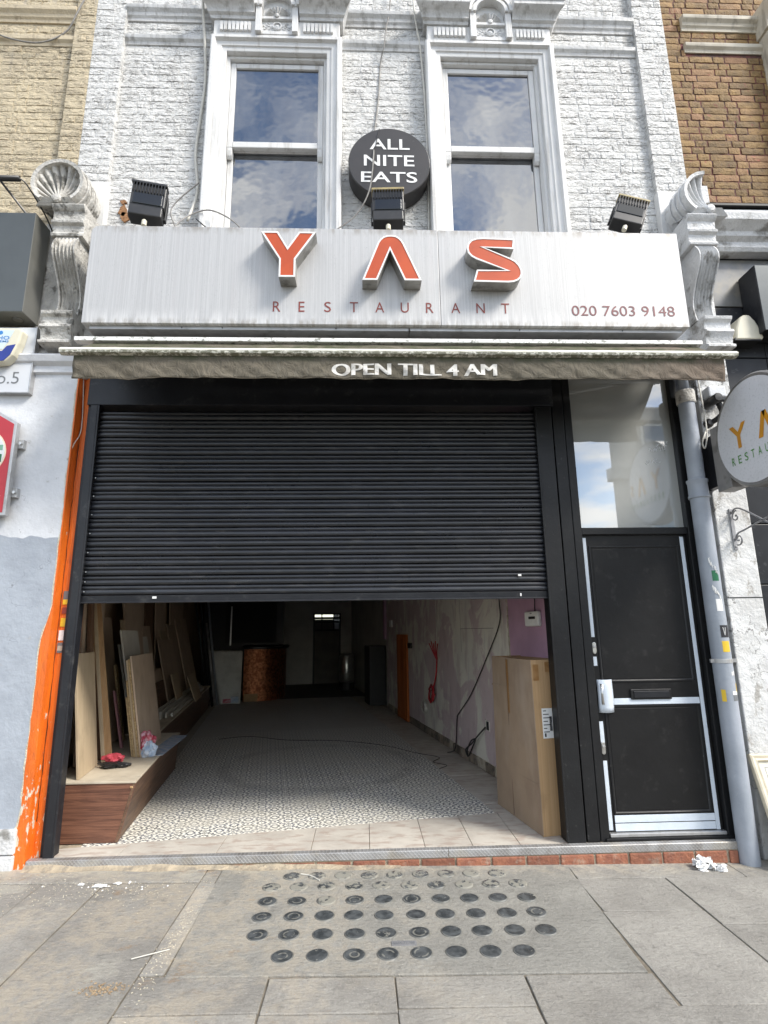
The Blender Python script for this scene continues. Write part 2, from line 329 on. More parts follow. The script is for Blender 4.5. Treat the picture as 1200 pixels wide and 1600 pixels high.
RINGX, RINGY, RINGR = -.50, 2.40, 1.07
def patterned_tile():
    N = NT('patterned_cement_tile'); v = N.co('obj'); x = N.sepxyz(v)
    ax = N.math('ABSOLUTE', x[0]); ay = N.math('ABSOLUTE', x[1])
    def polar(px, py, k, fr):
        r = N.math('SQRT', N.math('ADD', N.math('MULTIPLY', px, px), N.math('MULTIPLY', py, py)))
        t = N.math('ARCTAN2', py, px)
        w = N.math('MULTIPLY', N.math('COSINE', N.math('MULTIPLY', t, k)), N.math('MULTIPLY', r, 24.))
        return r, N.math('SINE', N.math('ADD', N.math('MULTIPLY', r, fr), w))
    r1, s1 = polar(ax, ay, 8., 165.)
    bx = N.math('SUBTRACT', .1, ax); by = N.math('SUBTRACT', .1, ay)
    r2, s2 = polar(bx, by, 12., 158.)
    sel = N.math('LESS_THAN', r1, r2)
    s = N.math('ADD', N.math('MULTIPLY', s1, sel), N.math('MULTIPLY', s2, N.math('SUBTRACT', 1., sel)))
    wob = N.noise(N.co('pos'), 55, 3)
    s = N.math('ADD', s, N.math('MULTIPLY', N.math('SUBTRACT', wob, .5), 1.6))
    m = N.ramp(s, -.38, .02)
    dark = N.mix(N.ramp(N.noise(N.co('pos'), 7, 4), .4, .6), (.12, .122, .125), (.14, .15, .18))
    col = N.mix(m, dark, (.80, .78, .70))
    dust = N.ramp(N.noise(N.co('pos', (1, 1, 1)), 2.4, 8, .66), .38, .72)
    y = N.sepxyz(N.co('pos'))[1]
    col = N.mix(N.math('MULTIPLY', dust, .5), col, (.56, .53, .46))
    px_ = N.sepxyz(N.co('pos')); dx_ = N.math('SUBTRACT', px_[0], RINGX); dy_ = N.math('SUBTRACT', px_[1], RINGY)
    rr2 = N.math('ADD', N.math('SQRT', N.math('ADD', N.math('MULTIPLY', dx_, dx_), N.math('MULTIPLY', dy_, dy_))), N.math('MULTIPLY', N.noise(N.co('pos'), 2, 3), .12))
    sc_ = N.math('MULTIPLY', N.ramp(N.math('ABSOLUTE', N.math('SUBTRACT', rr2, RINGR)), .11, .03), N.ramp(N.noise(N.co('pos'), 5, 6), .32, .6))
    col = N.mix(N.math('MULTIPLY', sc_, .3), col, (.15, .145, .14))
    grey = N.math('MULTIPLY', N.ramp(y, 2.3, 6.5), .75)
    col = N.mix(grey, col, (.56, .56, .545))
    return N.fin(col, .55, 0, .4)
MT['tile'] = patterned_tile()
MT['marble'] = M('veined_marble_tile', (.54, .505, .445), (.455, .42, .37), 6, .55, dirt=(.36, .285, .24), dsc=6, dth=(.5, .62), damt=.7, dst=(1, 3, 1), rnd=.07, bump=.002, bsc=30)
MT['grout'] = M('tile_grout', (.44, .41, .365), None, 9, .9)
MT['skirt'] = M('dirty_skirting_tile', (.26, .215, .17), (.17, .14, .11), 9, .7, dirt=(.08, .07, .06), dsc=7, dth=(.5, .62), damt=.8, rnd=.3)
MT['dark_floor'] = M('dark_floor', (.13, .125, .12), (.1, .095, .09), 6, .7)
def plaster():
    N = NT('patched_plasterboard'); v = N.co('pos', (.9, .9, .62)); v2 = N.co('pos', (1.4, 1.4, .5))
    g = N.mix(N.ramp(N.noise(N.co('pos'), 3, 6), .3, .7), (.72, .70, .62), (.62, .60, .55))
    m = N.ramp(N.noise(v, 2.3, 6, .6, .6), .47, .53)
    col = N.mix(m, g, (.54, .45, .46))
    col = N.mix(N.math('MULTIPLY', N.ramp(N.noise(N.co('pos', (3, 3, .5)), 4, 7, .65), .55, .68), .6), col, (.47, .45, .46))
    z = N.sepxyz(N.co('pos'))[2]
    col = N.mix(N.math('MULTIPLY', N.ramp(N.noise(v2, 5, 6), .52, .64), .35), col, (.36, .27, .285))
    N.bump(N.noise(N.co('pos'), 14, 5), .006)
    return N.fin(col, .85, 0, .2)
MT['plaster'] = plaster()
MT['purple'] = M('mauve_wall_paint', (.50, .31, .43), (.43, .27, .37), 5, .7, dirt=(.42, .33, .38), dsc=12, dth=(.62, .72), damt=.5, dst=(1, 1, .4))
MT['plaster_edge'] = M('broken_plaster', (.5, .45, .36), (.36, .31, .25), 20, .9, bump=.01)
MT['dark_wall'] = M('dark_interior_wall', (.16, .145, .13), (.12, .11, .10), 4, .8)
MT['brown_wall'] = M('brown_boarded_wall', (.44, .33, .22), (.34, .25, .165), 3, .8, st=(1, 1, .2))
MT['dim_wall'] = M('grey_interior_wall', (.55, .54, .50), (.46, .45, .42), 3, .8)
MT['ceiling'] = M('interior_ceiling', (.62, .61, .58), (.52, .51, .49), 4, .85)
def wood(name, c1, c2, axis=2, sc=3, fr=(16, 16, 1), rough=.6, rnd=.15, kind='obj', dist=1.2):
    N = NT(name); off = N.n('ShaderNodeCombineXYZ'); rv = N.rnd()
    for i in range(3): N.t.links.new(N.math('MULTIPLY', rv, 13.+7*i), off.inputs[i])
    v = N.co(kind, fr, off.outputs[0])
    col = N.mix(N.ramp(N.noise(v, sc, 6, .6, dist), .3, .7), c1, c2)
    col = N.mix(N.math('MULTIPLY', N.ramp(N.noise(N.co(kind, (1, 1, 1), off.outputs[0]), 5, 5), .55, .7), .35), col, tuple(x*.7 for x in c2))
    h = N.n('ShaderNodeHueSaturation'); N.t.links.new(col, h.inputs['Color']); N.set(h.inputs['Value'], N.math('MULTIPLY_ADD', rv, 2*rnd, 1-rnd))
    N.bump(N.noise(v, sc*3, 4), .002)
    return N.fin(h.outputs[0], rough, 0, .35)
MT['ply'] = wood('pale_plywood', (.50, .40, .27), (.42, .33, .22), sc=1.5, fr=(6, 6, 1.2), rnd=.08)
MT['timber'] = wood('planed_timber', (.42, .27, .14), (.33, .20, .10), rnd=.08)
MT['dark_timber'] = wood('brown_timber', (.17, .10, .06), (.12, .07, .045))
MT['mdf'] = wood('brown_fibreboard', (.50, .395, .295), (.42, .325, .24), sc=1, fr=(3, 3, 2), rnd=.12)
MT['osb'] = M('chipboard_edge', (.50, .38, .2), (.3, .2, .1), 60, .8, bump=.004, kind='obj')
MT['white_board'] = M('whitish_board', (.62, .60, .54), (.55, .53, .47), 5, .7, kind='obj')
MT['walnut'] = wood('walnut_laminate', (.215, .098, .060), (.095, .042, .028), sc=1.3, fr=(1.2, 1.2, 26), rough=.5, rnd=.03, kind='pos', dist=1.6)
MT['walnut_side'] = wood('walnut_laminate_side', (.17, .10, .062), (.075, .043, .028), sc=1.3, fr=(1.2, 1.2, 20), rough=.5, rnd=.03, kind='pos', dist=1.6)
MT['bench_top'] = M('dusty_cream_top', (.52, .46, .36), (.44, .38, .29), 8, .7, dirt=(.3, .27, .22), dsc=5, dth=(.55, .7), damt=.5)
MT['cardboard'] = wood('cardboard', (.42, .275, .145), (.33, .21, .105), sc=1, fr=(60, 60, .6), rough=.8, rnd=.02, dist=.3)
MT['cardboard_side'] = M('duller_cardboard', (.30, .22, .15), (.25, .18, .125), 4, .85, dirt=(.38, .31, .24), dsc=3, dth=(.5, .7), damt=.5, dst=(1, 1, .4))  # darker, greyer card for the carton's side face, with paler patches
MT['brown_tape'] = M('brown_parcel_tape', (.24, .12, .04), (.3, .17, .07), 20, .3)
MT['paper'] = M('white_paper', (.76, .76, .74), (.68, .68, .67), 9, .7)
MT['ink'] = M('black_ink', (.02, .02, .025), None, 9, .6)
MT['copper'] = None
def copper():
    N = NT('hammered_copper'); v = N.co('pos')
    N.bump(N.noise(v, 40, 5, .6), .012); N.bump(N.noise(v, 8, 3), .02)
    return N.fin(N.mix(N.ramp(N.noise(v, 18, 5), .35, .65), (.62, .25, .12), (.30, .105, .05)), .34, .9)
MT['copper'] = copper()
def wrap():
    N = NT('plastic_wrap'); v = N.co('pos')
    N.bump(N.noise(N.co('pos', (3, 3, 1)), 6, 5, .7, 1), .03)
    return N.fin(N.mix(N.ramp(N.noise(v, 5, 5), .4, .7), (.66, .66, .62), (.52, .52, .49)), .18)
MT['wrap'] = wrap()
MT['black'] = M('black_plastic', (.012, .012, .013), (.018, .018, .019), 8, .4)
MT['flood'] = M('floodlight_black', (.014, .015, .017), (.022, .022, .023), 12, .45, dirt=(.09, .085, .07), dsc=9, dth=(.58, .75), damt=.4)
MT['flood_cream'] = M('yellowed_rim', (.36, .29, .13), (.26, .21, .1), 20, .5)
MT['flood_glass'] = coated_glass('floodlight_glass', (.010, .011, .012), .02, .001, .15)
MT['disc'] = M('dark_grey_disc', (.036, .033, .033), (.028, .026, .026), 5, .42, dirt=(.09, .085, .08), dsc=20, dth=(.62, .75), damt=.4)
MT['sign_white'] = M('white_sign_letter', (.78, .78, .77), (.7, .7, .69), 12, .5)
MT['grey_sign'] = M('dark_grey_sign', (.095, .105, .105), (.08, .088, .088), 3, .3, .3)
MT['grey_sign_side'] = M('grey_sign_return', (.20, .20, .185), (.17, .17, .155), 4, .35, .3)
MT['panel_white'] = M('white_panel', (.60, .62, .65), (.55, .57, .60), 3, .4)
MT['text_grey'] = M('grey_lettering', (.16, .17, .18), None, 9, .5)
MT['red_sign'] = M('red_sign', (.42, .022, .035), (.36, .02, .03), 4, .35)
MT['green_dark'] = M('dark_green_print', (.01, .13, .055), None, 4, .4)
MT['green_mid'] = M('mid_green_print', (.16, .34, .25), None, 4, .4)
MT['blue_print'] = M('blue_print', (.03, .22, .55), None, 4, .4)
MT['blue_dark'] = M('deep_blue_plastic', (.015, .035, .26), (.01, .03, .2), 4, .3)
MT['cream'] = M('cream_plastic_case', (.66, .63, .5), (.6, .57, .45), 6, .35)
MT['screen_blue'] = M('pale_blue_label', (.60, .70, .80), None, 4, .35)
MT['sign_grey_rim'] = M('grey_sign_rim', (.28, .27, .26), (.2, .195, .19), 6, .45, .3, dirt=(.1, .1, .09), dsc=9, dth=(.55, .7), damt=.5)
def translucent():
    N = NT('grimy_white_acrylic'); v = N.co('pos')
    col = N.mix(N.ramp(N.noise(v, 60, 5, .7), .5, .75), (.66, .67, .70), (.46, .47, .49))
    return N.fin(N.mix(N.math('MULTIPLY', N.ramp(N.noise(v, 6, 5), .5, .75), .3), col, (.45, .45, .45)), .35)
MT['acrylic'] = translucent()
MT['amber'] = M('amber_letter', (.62, .27, .01), None, 4, .4)
MT['green_letter'] = M('green_letter', (.07, .30, .03), None, 4, .4)
MT['black_tile'] = M('black_glazed_tile', (.016, .017, .02), (.022, .024, .028), 5, .42, dirt=(.09, .09, .095), dsc=14, dth=(.6, .7), damt=.5, rvar=.1, spec=.3)
MT['grey_panel'] = M('stained_grey_panel', (.19, .19, .185), (.14, .14, .135), 7, .3, .2, dirt=(.27, .24, .18), dsc=5, dth=(.5, .7), damt=.5)
MT['wire_grey'] = M('grey_cable', (.28, .27, .25), (.2, .19, .18), 30, .6)
MT['wire_black'] = M('black_cable', (.02, .02, .02), None, 30, .5)
MT['wire_white'] = M('white_cable', (.62, .6, .54), None, 30, .5)
MT['wire_red'] = M('red_cable', (.42, .02, .03), None, 30, .4)
MT['iron'] = M('grey_wrought_iron', (.34, .34, .35), (.25, .25, .26), 20, .5, .4)
MT['orange_door'] = wood('orange_pine', (.42, .115, .018), (.30, .075, .012), kind='pos', rnd=.02)
MT['gilt'] = M('cream_picture_frame', (.64, .58, .45), (.55, .49, .37), 20, .5)
MT['mount'] = M('picture_mount', (.66, .64, .55), None, 9, .7)
MT['print'] = M('faded_print', (.58, .56, .48), (.4, .42, .36), 14, .7)
MT['tissue'] = M('tissue_paper', (.82, .82, .81), (.74, .74, .74), 20, .9)
MT['pink_board'] = M('pink_insulation', (.55, .27, .29), (.45, .22, .25), 9, .8)
MT['pink'] = M('pink_rubber', (.55, .07, .10), (.45, .05, .07), 20, .7)
MT['bag_red'] = M('red_plastic_bag', (.36, .02, .05), (.5, .30, .34), 26, .25, kind='obj')
MT['bag_clear'] = M('pale_plastic_film', (.55, .58, .63), (.3, .42, .58), 18, .2, kind='obj')
MT['yellow_print'] = M('yellow_print', (.72, .48, .03), None, 5, .5)
MT['sawdust'] = M('sawdust', (.36, .27, .17), (.24, .17, .10), 40, .95)
MT['opp'] = M('opposite_stock_brick', (.46, .44, .40), (.38, .36, .33), 3, .8)
MT['opp_trim'] = M('opposite_stucco', (.7, .69, .66), None, 3, .7)
MT['raw_brick'] = M('exposed_brick', (.36, .19, .09), (.22, .11, .05), 30, .9, bump=.01)

# ------------------------------------------------------------------ mesh helpers
WL = {}
class MB:
    def __init__(s): s.v = []; s.f = []; s.m = []
    def add(s, vs, fs, m=0):
        k = len(s.v); s.v += [tuple(v) for v in vs]; s.f += [tuple(i+k for i in f) for f in fs]; s.m += [m]*len(fs); return s
    def box(s, x0, x1, y0, y1, z0, z1, m=0):
        return s.add([(x0,y0,z0),(x1,y0,z0),(x1,y1,z0),(x0,y1,z0),(x0,y0,z1),(x1,y0,z1),(x1,y1,z1),(x0,y1,z1)],
                     [(0,3,2,1),(4,5,6,7),(0,1,5,4),(1,2,6,5),(2,3,7,6),(3,0,4,7)], m)
    def hexa(s, p, m=0):   # 4 bottom, 4 top
        return s.add(p, [(0,3,2,1),(4,5,6,7),(0,1,5,4),(1,2,6,5),(2,3,7,6),(3,0,4,7)], m)
    def prism_y(s, poly, y0, y1, m=0, back=True):
        n = len(poly)
        vs = [(x, y0, z) for x, z in poly]+[(x, y1, z) for x, z in poly]
        fs = [tuple(range(n))]+[(i, (i+1) % n, n+(i+1) % n, n+i) for i in range(n)]
        if back: fs.append(tuple(range(2*n-1, n-1, -1)))
        return s.add(vs, fs, m)
    def prism_x(s, prof, x0, x1, m=0):
        n = len(prof)
        vs = [(x0, y, z) for y, z in prof]+[(x1, y, z) for y, z in prof]
        return s.add(vs, [tuple(range(n)), tuple(range(2*n-1, n-1, -1))]+[(i, (i+1) % n, n+(i+1) % n, n+i) for i in range(n)], m)
    def prism_z(s, poly, z0, z1, m=0):
        n = len(poly)
        f0 = z0 if callable(z0) else (lambda x, y: z0); f1 = z1 if callable(z1) else (lambda x, y: z1)
        vs = [(x, y, f0(x, y)) for x, y in poly]+[(x, y, f1(x, y)) for x, y in poly]
        return s.add(vs, [tuple(range(n)), tuple(range(2*n-1, n-1, -1))]+[(i, (i+1) % n, n+(i+1) % n, n+i) for i in range(n)], m)
    def tube(s, path, r, n=8, m=0):
        P = [Vector(p) for p in path]; k = len(s.v); up = None; rings = []
        for i, p in enumerate(P):
            t = (P[min(i+1, len(P)-1)]-P[max(i-1, 0)]).normalized()
            a = Vector((0, 0, 1)) if abs(t.z) < .9 else Vector((1, 0, 0))
            if up is None: up = (a-t*a.dot(t)).normalized()
            else: up = (up-t*up.dot(t)).normalized()
            b = t.cross(up); ri = r[i] if isinstance(r, (list, tuple)) else r
            s.v += [tuple(p+ri*(math.cos(2*math.pi*j/n)*up+math.sin(2*math.pi*j/n)*b)) for j in range(n)]
            rings.append(k+i*n)
        for i in range(len(P)-1):
            for j in range(n):
                s.f.append((rings[i]+j, rings[i]+(j+1) % n, rings[i+1]+(j+1) % n, rings[i+1]+j)); s.m.append(m)
        s.f.append(tuple(rings[0]+j for j in range(n-1, -1, -1))); s.f.append(tuple(rings[-1]+j for j in range(n))); s.m += [m, m]
        return s
    def lathe(s, prof, o, axis='z', n=24, m=0):   # prof [(r,h)]
        k = len(s.v); o = Vector(o)
        for r, h in prof:
            for j in range(n):
                a = 2*math.pi*j/n; c, d = r*math.cos(a), r*math.sin(a)
                s.v.append(tuple(o+(Vector((c, d, h)) if axis == 'z' else Vector((c, h, d)) if axis == 'y' else Vector((h, c, d)))))
        for i in range(len(prof)-1):
            for j in range(n): s.f.append((k+i*n+j, k+i*n+(j+1) % n, k+(i+1)*n+(j+1) % n, k+(i+1)*n+j)); s.m.append(m)
        s.f.append(tuple(k+j for j in range(n))); s.f.append(tuple(k+(len(prof)-1)*n+j for j in range(n))); s.m += [m, m]
        return s
    def frame(s, x0, x1, z0, z1, prof, m=0, bottom=False):   # prof [(inset, y)] swept round jamb-head-jamb
        loops = []
        for ins, y in prof:
            zb = z0+ins if bottom else z0
            loops.append([(x0+ins, y, zb), (x0+ins, y, z1-ins), (x1-ins, y, z1-ins), (x1-ins, y, zb)])
        k = len(s.v)
        for L in loops: s.v += L
        for i in range(len(prof)-1):
            for j in range(4 if bottom else 3):
                s.f.append((k+i*4+j, k+i*4+(j+1) % 4, k+(i+1)*4+(j+1) % 4, k+(i+1)*4+j)); s.m.append(m)
        return s
    def grid(s, fn, nu, nv, m=0):
        k = len(s.v)
        for i in range(nu+1):
            for j in range(nv+1): s.v.append(tuple(fn(i/nu, j/nv)))
        for i in range(nu):
            for j in range(nv): s.f.append((k+i*(nv+1)+j, k+(i+1)*(nv+1)+j, k+(i+1)*(nv+1)+j+1, k+i*(nv+1)+j+1)); s.m.append(m)
        return s
    def mesh(s, name, mats, origin, smooth=False, recalc=True):
        me = bpy.data.meshes.new(name); o = Vector(origin)
        me.from_pydata([tuple(Vector(v)-o) for v in s.v], [], s.f)
        for mm in mats: me.materials.append(mm)
        for i, p in enumerate(me.polygons): p.material_index = s.m[i]; p.use_smooth = smooth
        if recalc:
            b = bmesh.new(); b.from_mesh(me); bmesh.ops.recalc_face_normals(b, faces=b.faces); b.to_mesh(me); b.free()
        me.update(); return me
    def ctr(s, base=False):
        xs, ys, zs = zip(*s.v)
        return Vector(((min(xs)+max(xs))/2, (min(ys)+max(ys))/2, min(zs) if base else (min(zs)+max(zs))/2))
    def build(s, name, mats, parent=None, smooth=False, bevel=0, origin=None, recalc=True, angle=None, seg=2):
        if not isinstance(mats, (list, tuple)): mats = [mats]
        mats = [MT[x] if isinstance(x, str) else x for x in mats]
        o = Vector(origin) if origin is not None else s.ctr(parent is None)
        return link(name, s.mesh(name, mats, o, smooth, recalc), parent, o, bevel, angle, seg)
def link(name, me, parent, loc, bevel=0, angle=None, seg=2):
    ob = bpy.data.objects.new(name, me); COL.objects.link(ob)
    place(ob, parent, loc)
    if bevel:
        b = ob.modifiers.new('bevel', 'BEVEL'); b.width = bevel; b.segments = seg; b.limit_method = 'ANGLE'; b.angle_limit = R(35)
    if angle:
        for p in me.polygons: p.use_smooth = True
        try: me.set_sharp_from_angle(angle=R(angle))
        except Exception: pass
    return ob
def place(ob, parent, loc):
    loc = Vector(loc)
    if parent is not None: ob.parent = parent; ob.location = loc-WL[parent.name]
    else: ob.location = loc
    WL[ob.name] = loc
def tag(o, label, cat, group=None):
    o['label'] = label; o['category'] = cat
    if group: o['group'] = group
    return o
def struct(o): o['kind'] = 'structure'; return o
def thing(name, loc, label, cat, group=None):
    o = bpy.data.objects.new(name, None); COL.objects.link(o); o.location = loc; o.empty_display_size = .1; WL[o.name] = Vector(loc)
    return tag(o, label, cat, group)
def node(name, parent, loc):
    o = bpy.data.objects.new(name, None); COL.objects.link(o); o.empty_display_size = .1; place(o, parent, loc); return o
def box(name, mat, parent, x0, x1, y0, y1, z0, z1, bevel=.003): return MB().box(x0, x1, y0, y1, z0, z1).build(name, mat, parent, bevel=bevel)
def text_mesh(s, size, spacing=1, offset=0, extrude=0):
    c = bpy.data.curves.new('lettering', 'FONT'); c.body = s; c.size = size; c.space_character = spacing; c.offset = offset; c.extrude = extrude; c.resolution_u = 4
    o = bpy.data.objects.new('lettering', c); COL.objects.link(o)
    dg = bpy.context.evaluated_depsgraph_get(); dg.update()
    me = bpy.data.meshes.new_from_object(o.evaluated_get(dg)); bpy.data.objects.remove(o); bpy.data.curves.remove(c)
    return me
def lettering(s, name, mat, parent, x0, x1, z0, z1, y, offset=0, spacing=1, thick=.002, fn=None, gl=None, bold=0):
    """flat letters in the XZ plane facing the street, fitted to the box x0..x1, z0..z1"""
    me = text_mesh(s, 1, spacing, offset, 0)
    vs = [v.co.copy() for v in me.vertices]; fs = [tuple(p.vertices) for p in me.polygons]
    bpy.data.meshes.remove(me)
    xa, xb = min(v.x for v in vs), max(v.x for v in vs); za, zb = min(v.y for v in vs), max(v.y for v in vs)
    if gl: za, zb = gl
    fx, fz = (x1-x0)/(xb-xa), (z1-z0)/(zb-za)
    if fn is None: fn = lambda x, z: (x, y, z)
    else:
        b = bmesh.new(); bv = [b.verts.new(v) for v in vs]
        for f in fs:
            try: b.faces.new([bv[i] for i in f])
            except ValueError: pass
        for _ in range(2): bmesh.ops.subdivide_edges(b, edges=[e for e in b.edges if e.calc_length() > .06], cuts=1, use_grid_fill=False)
        bmesh.ops.triangulate(b, faces=b.faces); b.verts.index_update()
        vs = [v.co.copy() for v in b.verts]; fs = [tuple(v.index for v in f.verts) for f in b.faces]; b.free()
    m = MB(); pts = [fn(x0+(v.x-xa)*fx, z0+(v.y-za)*fz) for v in vs]
    m.add(pts, fs)
    par = list(range(len(pts)))
    def find(i):
        while par[i] != i: par[i] = par[par[i]]; i = par[i]
        return i
    for f in fs:
        for a in f[1:]: par[find(a)] = find(f[0])
    g = {}
    for f in fs: g.setdefault(find(f[0]), []).append(f)
    for ff in g.values():                            # one object for each letter
        used = sorted({i for f in ff for i in f}); mp = {j: i for i, j in enumerate(used)}
        m = MB()
        for k in range(4 if bold else 1):            # heavier strokes: the same letter printed a little further along
            q = [fn(x0+(vs[j].x-xa)*fx+bold*k/3, z0+(vs[j].y-za)*fz) for j in used]
            m.add([(a, b_-.0004*k, c) for a, b_, c in q], [tuple(mp[i] for i in f) for f in ff])
        o = m.build('letter' if len(g) > 1 else name, mat, parent, recalc=False)
    return o
def offset_poly(poly, d):
    n = len(poly); out = []
    ar = sum(poly[i][0]*poly[(i+1) % n][1]-poly[(i+1) % n][0]*poly[i][1] for i in range(n)); sg = 1 if ar > 0 else -1
    for i in range(n):
        p0, p1, p2 = Vector(poly[i-1]), Vector(poly[i]), Vector(poly[(i+1) % n])
        e1, e2 = (p1-p0).normalized(), (p2-p1).normalized()
        n1, n2 = Vector((-e1.y, e1.x))*sg, Vector((-e2.y, e2.x))*sg
        b = (n1+n2); l = b.length
        if l < 1e-4: out.append(tuple(p1+n1*d)); continue
        b /= l; out.append(tuple(p1+b*(d/max(.45, b.dot(n1)))))
    return out
def arc(cx, cz, r, a0, a1, n, rz=None): return [(cx+r*math.cos(R(a0+(a1-a0)*i/n)), cz+(rz or r)*math.sin(R(a0+(a1-a0)*i/n))) for i in range(n+1)]
def smooth_path(pts, n=6):
    P = [Vector(p) for p in pts]; out = []
    for i in range(len(P)-1):
        a, b, c, d = P[max(i-1, 0)], P[i], P[i+1], P[min(i+2, len(P)-1)]
        for k in range(n):
            t = k/n; out.append(.5*((2*b)+(c-a)*t+(2*a-5*b+4*c-d)*t*t+(3*b-a-3*c+d)*t**3))
    out.append(P[-1]); return out
def cable(name, pts, r, mat, label, cat='cable', group=None, n=6, parent=None):
    o = MB().tube(smooth_path(pts), r, n).build(name, mat, parent, smooth=True)
    if parent is None: tag(o, label, cat, group)
    return o

# interior frame: the shop runs back at 9.45 degrees to the street front
TH = R(9.45); UX, UY = math.cos(TH), math.sin(TH)
def I(a, b, z=0): return (a*UX-b*UY, a*UY+b*UX, z)
def PZ(x, y=0): return .0585-.0175*x      # pavement level (it falls gently to the right)
FZ = .14
# ------------------------------------------------------------------ ground, pavement
g = MB().add([(-300, -300, PZ(-300)-.16), (300, -300, PZ(300)-.16), (300, 300, PZ(300)-.16), (-300, 300, PZ(-300)-.16)], [(0, 1, 2, 3)])
struct(g.build('road', 'asphalt'))
m = MB(); m.prism_z([(-14, -4.7), (14, -4.7), (14, .06), (-14, .06)], lambda x, y: PZ(x)-.15, lambda x, y: PZ(x)-.007)
pav = struct(m.build('pavement', 'bedding'))
KP = .9758
def TX(x): return x*KP
def TY(y): return -4.05+(y+4.05)*KP if y < -.05 else y
def slab(x0, x1, y0, y1, mat='slab', j=.004, poly=None):
    x0, x1, y0, y1 = TX(x0), TX(x1), TY(y0), TY(y1)
    if poly: poly = [(TX(a), TY(b)) for a, b in poly]
    dz = random.uniform(-.002, .0025); tx, ty = random.uniform(-.002, .002), random.uniform(-.002, .002)
    p = poly or [(x0+j, y0+j), (x1-j, y0+j), (x1-j, y1-j), (x0+j, y1-j)]
    q = []                                           # ragged arrises
    for i in range(len(p)):
        a, b = Vector(p[i]), Vector(p[(i+1) % len(p)]); n = max(1, int((b-a).length/.12))
        for k in range(n):
            v = a.lerp(b, k/n); w = .0018 if k else .004
            q.append((v.x+random.uniform(-w, w), v.y+random.uniform(-w, w)))
    cx, cy = (x0+x1)/2, (y0+y1)/2
    f = lambda x, y: PZ(x)+dz+tx*(x-cx)+ty*(y-cy)
    return MB().prism_z(q, lambda x, y: PZ(x)-.03, f).build('paving_slab', mat, pav, bevel=.004)
L = [(-3.6, -2.45, -.19, -.02), (-2.45, -1.03, -.19, -.02), (-1.03, -.932, -.205, -.02), (-1.03, -.912, -1.14, -.205),
     (-1.61, -1.03, -2.3, -.195), (-1.985, -1.61, -2.0, -.195), (-2.75, -1.985, -.95, -.195), (-2.75, -1.985, -2.0, -.95), (-3.6, -2.75, -2, -.195),
     (-1.03, -.44, -1.405, -1.145), (-1.03, -.44, -2.3, -1.405), (-.44, .133, -1.42, -1.175), (-.44, .133, -2.3, -1.42), (.133, .72, -1.392, -1.175), (.133, .72, -2.3, -1.392), (.72, 1.315, -2.2, -1.18),
     (1.35, 2.45, -.192, -.02), (2.45, 3.8, -.192, -.02), (1.335, 1.915, -.61, -.192), (1.325, 1.915, -1.405, -.61), (1.3, 1.915, -2.2, -1.405),
     (1.915, 2.62, -.765, -.192), (1.915, 2.62, -1.6, -.765), (2.62, 3.8, -.9, -.192), (2.62, 3.8, -1.7, -.9), (1.915, 2.9, -2.4, -1.6)]
for a in L: slab(*a)
lp = slab(-.92, 1.335, -1.165, -.03, 'lightpanel', poly=[(-.935, -.035), (-.905, -1.16), (1.3, -1.17), (1.345, -.2), (1.36, -.035)])
WL['pavement_light_panel'] = WL[lp.name]; lp.name = 'pavement_light_panel'
LR = .054
lensm = {}
for k, mt in (('lens', 'lens'), ('dirt', 'lens_dirty')):
    mm = MB(); mm.lathe([(LR, -.012), (LR, .0005), (LR*.9, .0022), (LR*.6, .0012), (LR*.3, .0018), (.002, .0015)], (0, 0, 0), n=24)
    lensm[k] = mm.mesh('glass_lens', [MT[mt]], (0, 0, 0), True)
rows = [(-.13, -.47, .85, 9, 'dirt'), (-.28, -.576, .949, 10, 'dirt'), (-.463, -.569, .949, 10, 'mix'), (-.64, -.566, .954, 10, 'lens'), (-.825, -.558, .95, 10, 'lens'), (-1.015, -.395, .78, 8, 'lens')]
for y, xa, xb, n, k in rows:
    for i in range(n):
        x = xa+(xb-xa)*i/(n-1)+random.uniform(-.006, .006); yy = y+.02*i/(n-1)+random.uniform(-.004, .004)
        x, yy = TX(x), TY(yy)
        kk = k if k != 'mix' else random.choice(('lens', 'lens', 'dirt'))
        o = link('glass_lens', lensm[kk], lp, (x, yy, PZ(x)+.0048)); o.rotation_euler = (0, R(1.1), random.uniform(0, 6))
o = MB().prism_z([(TX(a), TY(b)) for a, b in ((.13, -.935), (.255, -.935), (.255, -.897), (.13, -.897))], lambda x, y: PZ(x), lambda x, y: PZ(x)+.0065).build('maker_plate', 'iron', lp)
lettering('LUX 77788', 'lettering', 'text_grey', lp, TX(.14), TX(.245), TY(-.927), TY(-.905), 0, fn=lambda x, z: (x, z, PZ(x)+.0078))

# ------------------------------------------------------------------ the white restaurant building
bld = thing('restaurant_building', (.2, .2, 0), 'white painted brick building with two sash windows above a half open black shutter', 'building')
# brick faces
def brick_mesh(name, mat, jit=.003, rough=1):
    nx, nz = 6, 2; m = MB(); H = .0325
    def fn(u, v):
        x = -.5+u; z = -H+2*H*v
        e = u in (0., 1.); t = v in (0., 1.)
        return (x+(random.uniform(-.012, .012) if e else random.uniform(-.01, .01)), random.uniform(-jit, jit)*.7+(.003 if (e or t) else 0), z+(random.uniform(-.003, .003) if t else 0)*rough)
    m.grid(fn, nx, nz)
    k = len(m.v); ring = [i*(nz+1) for i in range(nx+1)]+[nx*(nz+1)+j for j in range(1, nz+1)]+[i*(nz+1)+nz for i in range(nx-1, -1, -1)]+[j for j in range(nz-1, 0, -1)]
    for i in ring: x, y, z = m.v[i]; m.v.append((x, .045, z))
    n = len(ring)
    for i in range(n): m.f.append((ring[i], ring[(i+1) % n], k+(i+1) % n, k+i)); m.m.append(0)
    return m.mesh(name, [MT[mat]], (0, 0, 0), False)
